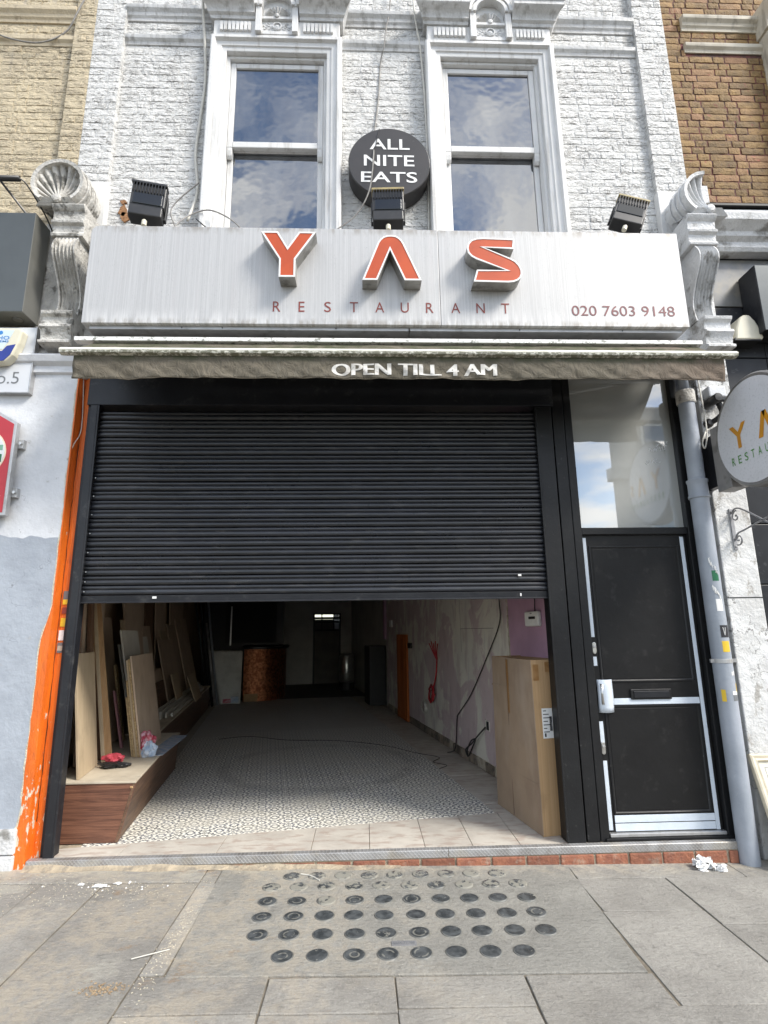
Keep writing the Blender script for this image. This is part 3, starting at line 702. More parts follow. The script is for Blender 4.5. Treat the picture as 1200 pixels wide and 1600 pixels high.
BM = {k: [brick_mesh('brick', k, j, r) for _ in range(8)] for k, j, r in (('white_brick', .004, 1), ('yellow_brick', .004, 1), ('brown_brick', .003, .9))}
def lay(rects, face, mat, parent, holes=(), cap=300, proud=.006, z_origin=5.0, joint=.010, used=[0]):
    """Flemish bond; rects (x0,x1,z0,z1,y). Individual bricks up to cap (lowest first), the rest joined"""
    L = []
    for (x0, x1, z0, z1, y) in rects:
        r = math.ceil((z0-z_origin)/.075-.01)
        while z_origin+r*.075+.0325 < z1+.04:
            zc = z_origin+r*.075+.0375
            x = x0-random.choice((0, .06)) - (0.1625 if r % 2 else 0)*1.0; h = False
            if r % 2: h = True
            while x < x1:
                ln = .1025 if h else .215
                a, b = max(x, x0), min(x+ln, x1)
                if b-a > .035:
                    segs = [(a, b)]
                    for (ha, hb, hc, hd) in holes:
                        if hc-.03 < zc < hd+.03:
                            ns = []
                            for (p, q) in segs:
                                if q <= ha or p >= hb: ns.append((p, q))
                                else:
                                    if ha-p > .03: ns.append((p, ha))
                                    if q-hb > .03: ns.append((hb, q))
                            segs = ns
                    for p, q in segs: L.append((p, q, zc, y))
                x += ln+joint; h = not h
            r += 1
    L.sort(key=lambda t: t[2])
    rest = MB()
    for i, (a, b, zc, y) in enumerate(L):
        me = random.choice(BM[mat]); loc = Vector(((a+b)/2, y-proud+random.uniform(-.002, .002), zc+random.uniform(-.002, .002))); sx = (b-a)
        if i < cap:
            o = link('brick', me, parent, loc); o.scale = (sx, 1, 1); o.rotation_euler = (random.uniform(-.03, .03), random.uniform(-.008, .008), random.uniform(-.01, .01))
        else:
            rest.add([(loc.x+v.co.x*sx, loc.y+v.co.y, loc.z+v.co.z) for v in me.vertices], [tuple(p.vertices) for p in me.polygons])
    if rest.v:
        o = rest.build('bricks', mat, parent); o['kind'] = 'stuff'
    return len(L)
WINS = [(-1.236, -.323), (.737, 1.657)]; WZ0, WZ1 = 4.72, 6.775
WY = .10
m = MB()
xs = [-2.19, WINS[0][0], WINS[0][1], WINS[1][0], WINS[1][1], 2.64]
m.box(-2.46, -2.19, .05, .42, 3.3, 9.2); m.box(2.64, 2.93, .05, .42, 3.3, 9.2)
m.box(-2.19, 2.64, WY, .42, 3.3, WZ0); m.box(-2.19, 2.64, WY, .42, WZ1, 9.2)
for a, b in ((xs[0], xs[1]), (xs[2], xs[3]), (xs[4], xs[5])): m.box(a, b, WY, .42, WZ0, WZ1)
wall = m.build('brick_wall', 'white_brick', bld)
holes = [(-1.385, -.17, 4, 7.3), (.605, 1.82, 4, 7.3), (-2.3, 2.7, 6.935, 6.985), (-2.3, 2.7, 7.2, 7.32)]
n1 = lay([(-2.19, 2.64, 4.93, 7.62, WY), (-2.455, -2.19, 5.36, 7.62, .05), (2.64, 2.925, 5.36, 7.62, .05)], None, 'white_brick', wall, holes)
# plain blocks at the feet of the two piers
for x0, x1 in ((-2.45, -2.18), (2.63, 2.93)): box('pier_block', 'trim', bld, x0, x1, .03, .10, 4.6, 5.345, .006)
# string courses
def course(name, x0, x1, prof, mat, parent): return MB().prism_x(prof, x0, x1).build(name, mat, parent, bevel=.002, angle=40)
def big_prof(y, z): return [(y, z), (y-.015, z), (y-.02, z+.03), (y-.035, z+.045), (y-.04, z+.075), (y-.065, z+.10), (y-.07, z+.135), (y-.05, z+.15), (y, z+.165)]
def small_prof(y, z): return [(y, z), (y-.012, z), (y-.018, z+.03), (y-.04, z+.05), (y-.045, z+.085), (y-.03, z+.095), (y, z+.105)]
for a, b in ((-2.19, -1.372), (-.182, .618), (1.808, 2.64)):
    course('upper_string_course', a, b, big_prof(WY+.002, 7.185), 'cornice', bld)
    course('lower_string_course', a, b, small_prof(WY+.002, 6.91), 'cornice', bld)
# windows
def window(x0, x1, cx):
    w = node('window', bld, (cx, WY, WZ0))
    ox0, ox1 = x0-.14, x1+.145
    m = MB(); m.frame(ox0, ox1, WZ0, 6.925, [(0, WY), (0, -.01), (.012, -.022), (.040, -.022), (.046, -.012), (.052, .006), (.095, .010), (.102, .022), (.134, .026), (.140, .030), (.140, .16)])
    m.build('architrave', 'trim', w, angle=30)
    # frieze
    fx0, fx1 = ox0+.02, ox1-.02
    box('frieze', 'trim', w, fx0, fx1, -.005, WY, 6.927, 7.10, .004)
    m = MB(); n = 8
    for side in (0, 1):
        a = fx0+.055 if side == 0 else cx+.235; b = cx-.235 if side == 0 else fx1-.055
        for i in range(n):
            x = a+(b-a)*(i+.5)/n; rr_ = (b-a)/n*.36
            m = MB(); m.prism_y([(x-rr_, 6.965)]+[(px, pz) for px, pz in [(x+rr_, 6.965)]]+arc(x, 7.065-rr_, rr_, 0, 180, 6), -.026, -.004); m.build('flute', 'trim', w, bevel=.003)
    # cornice with returns, broken by the arch
    cp = [(WY, 7.10), (-.02, 7.10), (-.028, 7.125), (-.05, 7.14), (-.055, 7.165), (-.085, 7.20), (-.12, 7.215), (-.13, 7.225), (-.13, 7.265), (-.145, 7.275), (-.15, 7.30), (-.10, 7.325), (WY, 7.335)]
    for a, b, ra, rb in ((ox0, cx-.205, 1, 0), (cx+.205, ox1, 0, 1)):
        m = MB(); n = len(cp); k = 0
        vs = []
        for (y, z) in cp:
            ext = max(0, -.02-y)*.75+.01
            vs += [(a-(ext if ra else 0), y, z), (b+(ext if rb else 0), y, z)]
        fs = [(2*i, 2*i+1, 2*((i+1) % n)+1, 2*((i+1) % n)) for i in range(n)]+[tuple(range(0, 2*n, 2)), tuple(range(2*n-1, 0, -2))]
        m.add(vs, fs); m.build('cornice', 'cornice', w, angle=30)
    # arch block: jambs, panel, archivolt, shell
    za = 7.215
    m = MB(); m.box(cx-.195, cx-.140, -.05, WY, 6.93, za); m.box(cx+.140, cx+.195, -.05, WY, 6.93, za); m.box(cx-.14, cx+.14, -.03, WY, 7.095, 7.125); m.box(cx-.14, cx+.14, -.02, WY, 6.93, 6.965); m.box(cx-.14, cx+.14, .0, WY, 6.965, 7.095)
    m.build('panel_surround', 'trim', w, bevel=.003)
    m = MB()
    for r_a, r_b, y in ((.205, .180, -.075), (.18, .165, -.055), (.165, .135, -.07)):
        A, B = arc(cx, za, r_a, 0, 180, 20), arc(cx, za, r_b, 0, 180, 20)
        for i in range(20): m.hexa([(A[i][0], y, A[i][1]), (A[i+1][0], y, A[i+1][1]), (B[i+1][0], y, B[i+1][1]), (B[i][0], y, B[i][1]), (A[i][0], WY, A[i][1]), (A[i+1][0], WY, A[i+1][1]), (B[i+1][0], WY, B[i+1][1]), (B[i][0], WY, B[i][1])])
    m.prism_y(arc(cx, za, .136, 0, 180, 16)+[(cx-.136, 7.125), (cx+.136, 7.125)], .0, WY)
    m.build('arch', 'trim', w)
    m = MB()
    for i in range(9):
        a0 = 180*i/9+3; a1 = 180*(i+1)/9-3; am = (a0+a1)/2
        P = lambda r, a, y: (cx+r*math.cos(R(a)), y, 7.13+r*math.sin(R(a))*1.12)
        m.add([P(.03, am, -.02), P(.10, a0, -.002), P(.12, a0, -.004), P(.135, am, -.006), P(.12, a1, -.004), P(.10, a1, -.002), P(.09, am, -.035)], [(0, 1, 6), (1, 2, 6), (2, 3, 6), (3, 4, 6), (4, 5, 6), (5, 0, 6)])
    m.lathe([(.001, -.045), (.02, -.04), (.03, -.01)], (cx, 0, 7.13), 'y', 10)
    m.build('shell_fan', 'cornice', w)
    m = MB()
    m.lathe([(.045, .0), (.045, -.018), (.034, -.022), (.030, -.006), (.018, -.014), (.001, -.02)], (cx, 0, 7.03), 'y', 16)
    for sx in (-1, 1):
        for k in range(3):
            cxx, czz = cx+sx*(.066+.022*k), 7.03+(.028 if k % 2 else -.022)
            m.tube([(cxx+.018*math.cos(t*.7)*(1-t*.07), -.006, czz+.018*math.sin(t*.7)*(1-t*.07)) for t in range(9)], .006, 5)
        m.tube([(cx+sx*.05, -.006, 7.03), (cx+sx*.08, -.008, 7.04), (cx+sx*.11, -.006, 7.02), (cx+sx*.13, -.006, 7.04)], .006, 5)
    m.build('carved_scrollwork', 'stone_white', w)
    # box frame, sashes, glass
    m = MB(); m.frame(x0-.01, x1+.01, WZ0-.05, WZ1+.01, [(0, .16), (0, .075), (.012, .070), (.03, .072), (.036, .085), (.036, .16)], 0)
    m.build('sash_box', 'trim', w, angle=30)
    s0, s1 = x0+.028, x1-.028
    def sash(zb, zt, y, bot, top):
        s = node('sash', w, ((s0+s1)/2, y, zb))
        return s
    for (zb, zt, y, bot, top, nm) in ((5.80, 6.735, .10, .062, .05, 'upper_sash'), (4.75, 5.865, .150, .08, .06, 'lower_sash')):
        m = MB(); st = .048
        m.box(s0, s0+st, y, y+.045, zb, zt); m.box(s1-st, s1, y, y+.045, zb, zt)
        m.box(s0+st, s1-st, y+.001, y+.045, zt-top, zt); m.box(s0+st, s1-st, y-.002, y+.045, zb, zb+bot)
        if nm == 'upper_sash':
            for sx in (s0+.001, s1-st-.001): m.prism_x([(y+.003, zb+.01), (y+.003, zb-.03), (y+.012, zb-.075), (y+.03, zb-.10), (y+.042, zb-.10), (y+.042, zb+.01)], sx, sx+st)
        m.build(nm, 'trim', w, bevel=.006)
        p = MB().box(s0+st-.005, s1-st+.005, y+.020, y+.026, zb+bot-.005, zt-top+.005).build('pane', 'pane', w)
        p.rotation_euler = (random.uniform(-.003, .003), 0, random.uniform(-.004, .004))
    box('sill', 'trim', w, ox0-.05, ox1+.05, -.06, .15, WZ0-.11, WZ0-.02, .006)
    box('dark_room', 'black_rubber', w, x0+.01, x1-.01, .30, .34, WZ0, WZ1, 0)
    return w
window(*WINS[0], -.775); window(*WINS[1], 1.214)

# upper floors behind, roof, so that no light gets in from above
m = MB(); m.box(-2.46, 2.93, .45, 9, 3.45, 3.6); m.box(-2.46, 2.93, .45, 9, 9.0, 9.2); m.box(-2.46, -2.3, .45, 9, 3.6, 9.0); m.box(2.8, 2.93, .45, 9, 3.6, 9.0); m.box(-2.3, 2.8, 8.9, 9, 3.6, 9.0)
m.build('upper_floor_shell', 'dark_wall', bld)

# ---- pilasters: shaft, console, capital, shell
def console(name, x0, x1, zt, zb, yprof, mat, par, nfl=6):
    m = MB(); nx, nz = nfl*6, 22
    def gy(u):
        t = (u*nfl) % 1.0
        if u < .07 or u > .93: return 0
        return .030*max(0, math.sin(math.pi*t))**.5
    def fn(u, v):
        z = zt+(zb-zt)*v; sh = 1 if .06 < v else v/.06
        return (x0+(x1-x0)*u, yprof(v)+gy(u)*sh*(1 if v < .97 else .2), z)
    m.grid(fn, nx, nz)
    k = len(m.v)
    for sx in (x0, x1):
        m.add([(sx, yprof(i/22), zt+(zb-zt)*i/22) for i in range(23)]+[(sx, .05, zb), (sx, .05, zt)], [tuple(range(25))])
    m.add([(x0, yprof(0), zt), (x1, yprof(0), zt), (x1, .05, zt), (x0, .05, zt)], [(0, 1, 2, 3)])
    m.add([(x0, yprof(1), zb), (x1, yprof(1), zb), (x1, .05, zb), (x0, .05, zb)], [(0, 1, 2, 3)])
    return m.build(name, mat, par, angle=50)
yp = lambda v: -.11-.155*math.exp(-((v-.18)/.30)**2)+.03*math.exp(-((v-.78)/.2)**2)-.015*v
def mould(name, x0, x1, prof, mat, par):       # moulding block with returns at both ends, profile [(proj, z)]
    m = MB(); vs = []; n = len(prof)
    for pr, z in prof: vs += [(x0-pr*.10, -pr, z), (x1+pr*.10, -pr, z)]
    for pr, z in prof: vs += [(x0-pr*.10, .06, z), (x1+pr*.10, .06, z)]
    fs = []
    for i in range(n-1): fs += [(2*i, 2*i+1, 2*i+3, 2*i+2), (2*n+2*i, 2*i, 2*i+2, 2*n+2*i+2), (2*i+1, 2*n+2*i+1, 2*n+2*i+3, 2*i+3)]
    fs += [(0, 2*n, 2*n+1, 1), (2*n-2, 2*n-1, 4*n-1, 4*n-2)]
    m.add(vs, fs); return m.build(name, mat, par, bevel=.003, angle=35)
def pilaster(xa, xb, stone, half, sxa, sxb, scx, bo):
    p = node('pilaster', bld, ((xa+xb)/2, 0, 0)); cx = (xa+xb)/2
    mould('console_base', xa+.005+bo, xb+.01+bo, [(.14, 3.70), (.20, 3.71), (.20, 3.73), (.17, 3.75), (.18, 3.81), (.205, 3.84), (.20, 3.86), (.17, 3.88), (.175, 3.93), (.20, 3.95), (.205, 3.975), (.15, 3.99)], stone, p)
    console('fluted_console', xa+.012, xb-.005, 4.60, 3.985, yp, stone, p)
    mould('console_capital', xa-.005, xb+.005, [(.20, 4.60), (.23, 4.605), (.235, 4.625), (.215, 4.645), (.22, 4.70), (.245, 4.715), (.25, 4.735), (.225, 4.75), (.23, 4.82), (.25, 4.835), (.265, 4.865), (.25, 4.88), (.20, 4.885)], stone, p)
    # shell end of a short barrel
    cx = scx; zc, r = 5.075, .205
    a0, a1 = (-52, 232) if not half else (92, 232)
    m = MB(); N_ = 30 if not half else 16
    A = arc(cx, zc, r, a0, a1, N_); B = arc(cx, zc, r-.028, a0, a1, N_)
    for i in range(N_):
        m.hexa([(A[i][0], -.27, A[i][1]), (A[i+1][0], -.27, A[i+1][1]), (B[i+1][0], -.265, B[i+1][1]), (B[i][0], -.265, B[i][1]), (A[i][0], .06, A[i][1]), (A[i+1][0], .06, A[i+1][1]), (B[i+1][0], .06, B[i+1][1]), (B[i][0], .06, B[i][1])])
    for kx in range(3):
        yy = -.20+.07*kx
        A2 = arc(cx, zc, r+.008, a0, a1, N_)
        m.tube([(x, yy, z) for x, z in A2], .009, 5)
    m.build('barrel', stone, p, angle=45)
    m = MB(); hx, hz = cx+.004, zc-.15; ri = r-.022; nf = 17 if not half else 9
    def rim(a):                                     # where the ray from the hub meets the rim
        dx, dz = math.cos(a), math.sin(a); ox, oz = hx-cx, hz-zc; bb = ox*dx+oz*dz; return -bb+math.sqrt(max(0, bb*bb-(ox*ox+oz*oz-ri*ri)))
    f0, f1 = (R(-12), R(192)) if not half else (R(90), R(192))
    def dish(u, v):
        a = f0+(f1-f0)*u; d = rim(a)*(.04+.96*v); fl = abs(math.sin(math.pi*nf*u))**.8
        y = -.272+.05*math.sin(math.pi*(.12+.80*v))+.034*(1-fl)*min(1, v*1.8)+.012
        return (hx+d*math.cos(a), y, hz+d*math.sin(a))
    m.grid(dish, nf*8, 10)
    m.prism_y(arc(cx, zc, r-.02, a0, a1, 20)+([(cx+.004, zc-.158)] if half else []), -.13, -.08)
    m.lathe([(.035, .03), (.04, -.02), (.03, -.035), (.001, -.04)], (cx+.004, -.235, zc-.15), 'y', 10)
    m.build('shell', stone, p)
    m = MB(); m.add([(cx-.17, -.22, 4.885), (cx+.17, -.22, 4.885), (cx+.19, -.05, 4.95), (cx-.19, -.05, 4.95), (cx-.10, -.26, 4.93), (cx+.10, -.26, 4.93), (cx+.16, .06, 5.0), (cx-.16, .06, 5.0)], [(0, 3, 2, 1), (4, 5, 6, 7), (0, 1, 5, 4), (1, 2, 6, 5), (2, 3, 7, 6), (3, 0, 4, 7)])
    m.build('shell_bed', stone, p)
    box('backing', stone, p, sxa, sxb, .0, .30, 3.52, 4.9, .004)
    return p
pl_ = pilaster(-2.405, -2.215, 'stone_dirty', False, -2.62, -2.10, -2.415, -.03)
pr_ = pilaster(2.705, 2.885, 'stone_white', True, 2.60, 2.97, 2.872, .035)
box('torn_block', 'stone_white', pr_, 2.90, 3.06, -.02, .09, 4.92, 5.37, .008)
# left shaft, two tone paint
m = MB(); m.box(-3.6, -2.172, -.08, .35, -.1, 3.56)
m.build('shaft', 'render_wall', pl_, bevel=.006)
m = MB(); m.prism_x([(-.08, 3.50), (-.105, 3.51), (-.105, 3.56), (-.14, 3.585), (-.155, 3.63), (-.13, 3.655), (.1, 3.67), (.1, 3.50)], -3.6, -2.15)
m.build('shaft_cap', 'render_wall', pl_, bevel=.003)
box('rough_stone', 'stone_dirty', pl_, -2.62, -2.16, -.06, .1, 3.66, 3.72, .01)
for a, b in ((.03, .182), (.189, .335)): box('plinth_block', 'stone_white', pl_, -3.6, -2.235, -.105, -.07, a, b, .008)
# right shaft
m = MB(); m.box(2.70, 2.975, -.02, .3, -.15, 3.72); m.box(2.975, 3.0, .03, .3, -.15, 3.6)
m.build('shaft', 'peeling', pr_, bevel=.008)
box('shaft_joint', 'black_rubber', pr_, 2.703, 2.972, -.0215, -.019, 1.755, 1.763, 0)
# ---- orange side post
op = node('door_post', bld, (-2.17, 0, 0))
m = MB(); N_ = 40
def fn(u, v):
    z = .13+3.45*v; w = -2.115-.006*(1-v)
    return (-2.172+(w+2.172)*u, .004-.003*math.sin(u*3.1), z)
m.grid(fn, 2, 30)
m.build('post_face', 'orange', op)
edge = []; 
for i in range(60):
    z = .06+3.46*i/59
    lo = .058*max(0, min(1, (1.75-z)/.25)) if z > .36 else .058+.03*min(1, (.36-z)/.08)
    edge.append((-2.176-lo*.9-random.uniform(0, .006), z))
m = MB(); m.prism_y([(-2.1715, .06), (-2.1715, 3.52)]+edge[::-1], -.0835, -.0795); m.build('paint_edge', 'orange', op)
edge2 = [(x-random.uniform(.003, .014)-(.018 if z < .35 else 0), z) for x, z in edge]
m = MB(); m.prism_y([(-2.174, .05), (-2.174, 3.5)]+edge2[::-1], -.0815, -.0797); m.build('chipped_edge', 'orange_raw', op)
m = MB(); m.box(-2.1725, -2.1695, -.0825, .01, .07, 3.55); m.build('post_return', 'orange', op)
m = MB(); m.tube([(-2.1665+random.uniform(-.003, .003), .002, .35+i*.066) for i in range(48)], [random.uniform(.0008, .0032) for i in range(48)], 5); m.build('crack', 'black_rubber', op)
box('black_trim', 'black_metal', op, -2.118, -2.085, -.006, .06, .14, 3.6, .002)
m = MB(); m.tube(smooth_path([(-2.165, -.03, 3.5), (-2.150, -.01, 3.1), (-2.166, -.06, 2.95), (-2.19, -.084, 2.82)], 5), .004, 5); m.build('loose_wire', 'wire_white', op, smooth=True)
for (za, zb, mt, x0) in ((1.80, 1.86, 'text_grey', -2.150), (1.765, 1.80, 'yellow_print', -2.150), (1.70, 1.745, 'red_letter', -2.149), (1.61, 1.67, 'yellow_print', -2.152), (1.515, 1.585, 'paper', -2.154), (1.43, 1.50, 'text_grey', -2.155), (1.445, 1.478, 'bench_top', -2.153)):
    o = box('sticker', mt, op, x0, x0+.034, -.0045-(.0008 if mt == 'bench_top' else 0), -.001, za, zb, 0); o.rotation_euler = (0, random.uniform(-.04, .04), 0)

# ---- shutter
sh = node('roller_shutter', bld, (-.35, 0, 1.8))
m = MB(); m.box(-2.115, 1.505, -.035, .35, 3.275, 3.74); m.build('shutter_hood', 'black_metal', sh, bevel=.004)
m = MB(); m.box(-2.085, -2.030, -.04, .06, .135, 3.272); m.box(-2.030, -2.016, -.04, -.022, .135, 3.272)
m.build('guide_rail', 'black_metal', sh, bevel=.003)
PT = .0706; Z0 = 1.826
def slat_prof():
    p = []
    for i in range(9): a = -90+180*i/8; p.append((-.004-.012*math.cos(R(a)), .0205+.0185*math.sin(R(a))))
    for i in range(6): a = -90+180*i/5; p.append((-.003-.009*math.cos(R(a)), .0540+.0125*math.sin(R(a))))
    p += [(.004, PT), (.012, PT), (.012, .0)]
    return p
m = MB(); pf = slat_prof(); m.prism_x([(y, z) for y, z in pf], -2.026, 1.376)
sme = m.mesh('slat', [MT['slat']], (-.325, 0, 0))
for p in sme.polygons: p.use_smooth = True
sme.set_sharp_from_angle(angle=R(40))
for i in range(20):
    o = link('slat', sme, sh, (-.325+random.uniform(-.002, .002), .010+random.uniform(-.0015, .0015), Z0+i*PT)); o.rotation_euler = (random.uniform(-.012, .012), random.uniform(-.0006, .0006), 0)
m = MB(); m.prism_x([(.0, 1.770), (-.022, 1.770), (-.022, 1.776), (-.006, 1.780), (-.010, 1.822), (.014, 1.826), (.014, 1.770)], -2.03, 1.378)
m.build('bottom_bar', 'black_metal', sh, bevel=.002)
for i in range(8):
    MB().lathe([(.006, 0), (.005, -.004), (.001, -.005)], (-2.006, -.012, Z0+.026+PT*(2*i if i < 7 else 1)), 'y', 8).build('end_lock', 'steel', sh)
box('paint_scuff', 'paper', sh, -1.52, -1.49, -.0125, -.0102, 1.799, 1.815, 0)
box('paint_scuff', 'paper', sh, 1.142, 1.166, -.0195, -.016, 1.935, 1.95, 0); box('paint_scuff', 'paper', sh, 1.15, 1.16, -.0125, -.0102, 1.789, 1.81, 0)
# ---- right hand guide and door post
dp = node('shopfront_post', bld, (1.5, 0, .14))
m = MB(); m.box(1.366, 1.488, -.025, .12, .13, 3.272); m.box(1.352, 1.366, -.04, -.016, .15, 3.272); m.build('shutter_guide_post', 'black_frame', dp, bevel=.004)
m = MB(); m.box(1.504, 1.590, -.005, .12, .13, 3.75); m.box(1.590, 1.598, .004, .12, .13, 3.75); m.box(1.598, 1.658, -.002, .12, .13, 3.75); m.build('door_frame_post', 'black_frame', dp, bevel=.003)
m = MB(); m.box(1.488, 1.504, .03, .12, .13, 3.6); m.build('groove', 'black_rubber', dp)
# ---- door, transom light, frame
fr = node('door_frame', bld, (2.1, 0, .14))
m = MB(); m.box(2.478, 2.535, -.012, .12, .10, 3.76); m.box(2.535, 2.60, .0, .12, .06, 3.76); m.build('frame_jamb', 'black_frame', fr, bevel=.004)
m = MB(); m.box(1.658, 2.478, .002, .10, 2.247, 2.300); m.build('transom_bar', 'black_frame', fr, bevel=.004)
box('transom_pane', 'transom', fr, 1.655, 2.480, .040, .048, 2.29, 3.60, 0)
box('transom_head', 'black_frame', fr, 1.658, 2.478, .0, .12, 3.58, 3.76, 0)
m = MB(); m.box(1.63, 2.52, -.02, .3, .142, .158); m.build('threshold', 'black_frame', fr, bevel=.002)
m = MB()
for i in range(28): a = R(90+285*i/27); 
m.tube([(2.20+.165*math.cos(R(90+13.3*i)), .0392, 2.55+.22*math.sin(R(90+13.3*i))) for i in range(28)], .0015, 4); pass
m = MB()
for k, (cx, cz, n) in enumerate(((2.28, 2.93, 9), (2.34, 2.97, 6), (2.24, 2.83, 7))):
    x = cx
    for i in range(n):
        p = [(x+random.uniform(-.01, .014), .0388, cz+.02*(i/n)+random.uniform(-.02, .02)) for _ in range(4)]; m.tube(smooth_path(p, 4), .0016, 4); x += .017
m.build('scratched_graffiti', 'acrylic', fr)
dr = node('front_door', bld, (2.06, .03, .16))
m = MB(); m.box(1.662, 2.474, .030, .075, .162, 2.243); m.build('door_leaf', 'door', dr, bevel=.003)
for a, b, c, d in ((1.722, 2.392, 1.178, 2.150), (1.728, 2.398, .305, .998)):
    m = MB(); m.frame(a-.012, b+.012, c-.012, d+.012, [(0, .031), (.002, .024), (.010, .023), (.016, .029), (.022, .031)], bottom=True); m.build('panel_moulding', 'black_frame', dr, angle=35)
    m = MB(); m.box(a+.012, b-.012, .028, .032, c+.012, d-.012); m.build('door_panel', 'door', dr, bevel=.002)
m = MB(); m.box(1.915, 2.215, .016, .03, 1.045, 1.118); m.build('letterbox', 'black_frame', dr, bevel=.006)
box('letterbox_flap', 'black_metal', dr, 1.935, 2.195, .010, .016, 1.058, 1.104, .004)
TP = [(1.666, 1.693, 1.487, 2.225), (2.424, 2.452, .185, 2.230), (1.790, 2.420, 1.012, 1.055), (1.667, 1.694, 1.283, 1.347), (1.668, 1.697, .760, .901), (1.672, 1.700, .196, .640), (1.718, 2.422, .242, .288), (1.718, 2.422, .188, .236)]
for i, (a, b, c, d) in enumerate(TP): box('protective_tape', 'tape', dr, a, b, .0262+.0006*(i % 3), .0303, c, d, .001)
m = MB(); m.grid(lambda u, v: (1.672+.112*u, -.006+.030*(2*u-1)**2-.012*math.sin(v*2.6), .962+.226*v), 8, 6); o = m.build('wrapped_handle', 'tape', dr, smooth=True); o.modifiers.new('solid', 'SOLIDIFY').thickness = .004
m = MB(); m.tube([(1.70, -.0, 1.02), (1.70, -.0, 1.16)], .012, 8); m.tube([(1.70, .03, 1.03), (1.70, 0, 1.03)], .009, 8); m.tube([(1.70, .03, 1.15), (1.70, 0, 1.15)], .009, 8); m.build('door_handle', 'steel', dr, smooth=True)
box('weather_bar', 'alu_plain', dr, 1.666, 2.476, -.004, .032, .160, .182, .003)
for zc in (1.409, .724):
    m = MB(); pts = arc(1.681, zc+.028, .014, 0, 180, 8)+arc(1.681, zc-.028, .014, 180, 360, 8); m.prism_y(pts, .018, .03); o = m.build('lock', 'steel', dr, bevel=.003)
    MB().lathe([(.011, .0), (.011, -.008), (.002, -.009)], (1.681, .018, zc+.012), 'y', 12).build('lock_cylinder', 'alu_plain', dr)
# ---- step
st = node('doorstep', bld, (.2, 0, 0))
def plate(x0, x1):
    m = MB(); m.prism_x([(-.078, .096), (-.078, .138), (-.074, .1425), (-.03, .1435), (-.03, .138), (-.072, .136), (-.073, .096)], x0, x1); m.build('tread_plate', 'step_plate', st, bevel=.0015)
plate(-2.165, .545); plate(.549, 2.50)
m = MB(); m.box(-2.17, 2.50, -.071, .30, -.12, .1345); m.build('step_core', 'step_mortar', st)
x = -1.9
while x < 2.46:
    w = min(random.uniform(.205, .222), 2.485-x); zb = min(PZ(x+w)-.004, .06)
    zt = .089
    o = MB().box(x, x+w, -.082+random.uniform(-.003, .003) if x > -.2 else -.073, -.06, zb, zt).build('brick', 'red_brick', st, bevel=.006)
    x += w+random.uniform(.011, .016)
m = MB()
def fnm(u, v):
    x = -2.17+2.4*u; h = (.024*(1-u)**.7+.006)*(.8+.35*math.sin(u*31)*math.sin(u*13))
    return (x, -.073-.055*v-.012*math.sin(u*23)*v, PZ(x)+h*(1-v)**1.4+.0015)
m.grid(fnm, 60, 6); m.build('mortar_fillet', 'step_mortar', st, smooth=True)
# ------------------------------------------------------------------ shop interior
BACK = 11.95
def ibox(m, a0, a1, b0, b1, z0, z1, k=0):
    return m.hexa([I(a0, b0, z0), I(a1, b0, z0), I(a1, b1, z0), I(a0, b1, z0), I(a0, b0, z1), I(a1, b0, z1), I(a1, b1, z1), I(a0, b1, z1)], k)
m = MB(); m.add([(-2.14, .02, .131), (1.6, .02, .131), (*I(1.9, .5)[:2], .131), (*I(2.2, BACK)[:2], .131), (*I(-2.4, BACK)[:2], .131), (*I(-2.4, .35)[:2], .131)], [(0, 1, 2, 3, 4, 5)])
flo = struct(m.build('floor', 'grout'))
def tile_mesh(hx, hy, mat, name='tile'):
    m = MB(); e = .0015; h = .009
    m.add([(-hx, -hy, -h), (hx, -hy, -h), (hx, hy, -h), (-hx, hy, -h), (-hx, -hy, -e), (hx, -hy, -e), (hx, hy, -e), (-hx, hy, -e), (-hx+e, -hy+e, 0), (hx-e, -hy+e, 0), (hx-e, hy-e, 0), (-hx+e, hy-e, 0)],
          [(0, 1, 5, 4), (1, 2, 6, 5), (2, 3, 7, 6), (3, 0, 4, 7), (4, 5, 9, 8), (5, 6, 10, 9), (6, 7, 11, 10), (7, 4, 8, 11), (8, 9, 10, 11)])
    return m.mesh(name, [MT[mat]], (0, 0, 0))
T = .2; tm = tile_mesh(.0993, .0993, 'tile')
cells = [(1.115-T*(i+.5), .47+T*(j+.5)) for j in range(41) for i in range(15 if j < 10 else 14)]
cells.sort(key=lambda c: c[1]); rest = MB()
for k, (a, b) in enumerate(cells):
    loc = Vector(I(a, b, FZ+random.uniform(-.0006, .0006)))
    if k < 300:
        o = link('tile', tm, flo, loc); o.rotation_euler = (random.uniform(-.002, .002), random.uniform(-.002, .002), TH+random.choice((0, 0, math.pi/2)))
    else:
        c, s = math.cos(TH), math.sin(TH)
        rest.add([(loc.x+v.co.x*c-v.co.y*s, loc.y+v.co.x*s+v.co.y*c, loc.z+v.co.z) for v in tm.vertices], [tuple(p.vertices) for p in tm.polygons])
o = rest.build('far_tiles', M('far_patterned_tile', (.56, .55, .53), (.42, .42, .41), 34, .6, dirt=(.48, .47, .44), dsc=2, dth=(.35, .6), damt=.7), flo); o['kind'] = 'stuff'
def marble(p): MB().prism_z(p, .132, FZ+random.uniform(-.0005, .001)).build('tile', 'marble', flo, bevel=.002)
xs_ = [-2.08, -1.62, -.98, -.36, .03, .40, .72, 1.04, 1.36]
fy = lambda x: (.468+.1642*x)/.9864
for i in range(len(xs_)-1):
    a, b = xs_[i]+.002, xs_[i+1]-.002
    if fy(b) < .02: continue
    marble([(a, -.026), (b, -.026), (b+ -.1*0, max(fy(b), -.02)), (a, max(fy(a), -.02))])
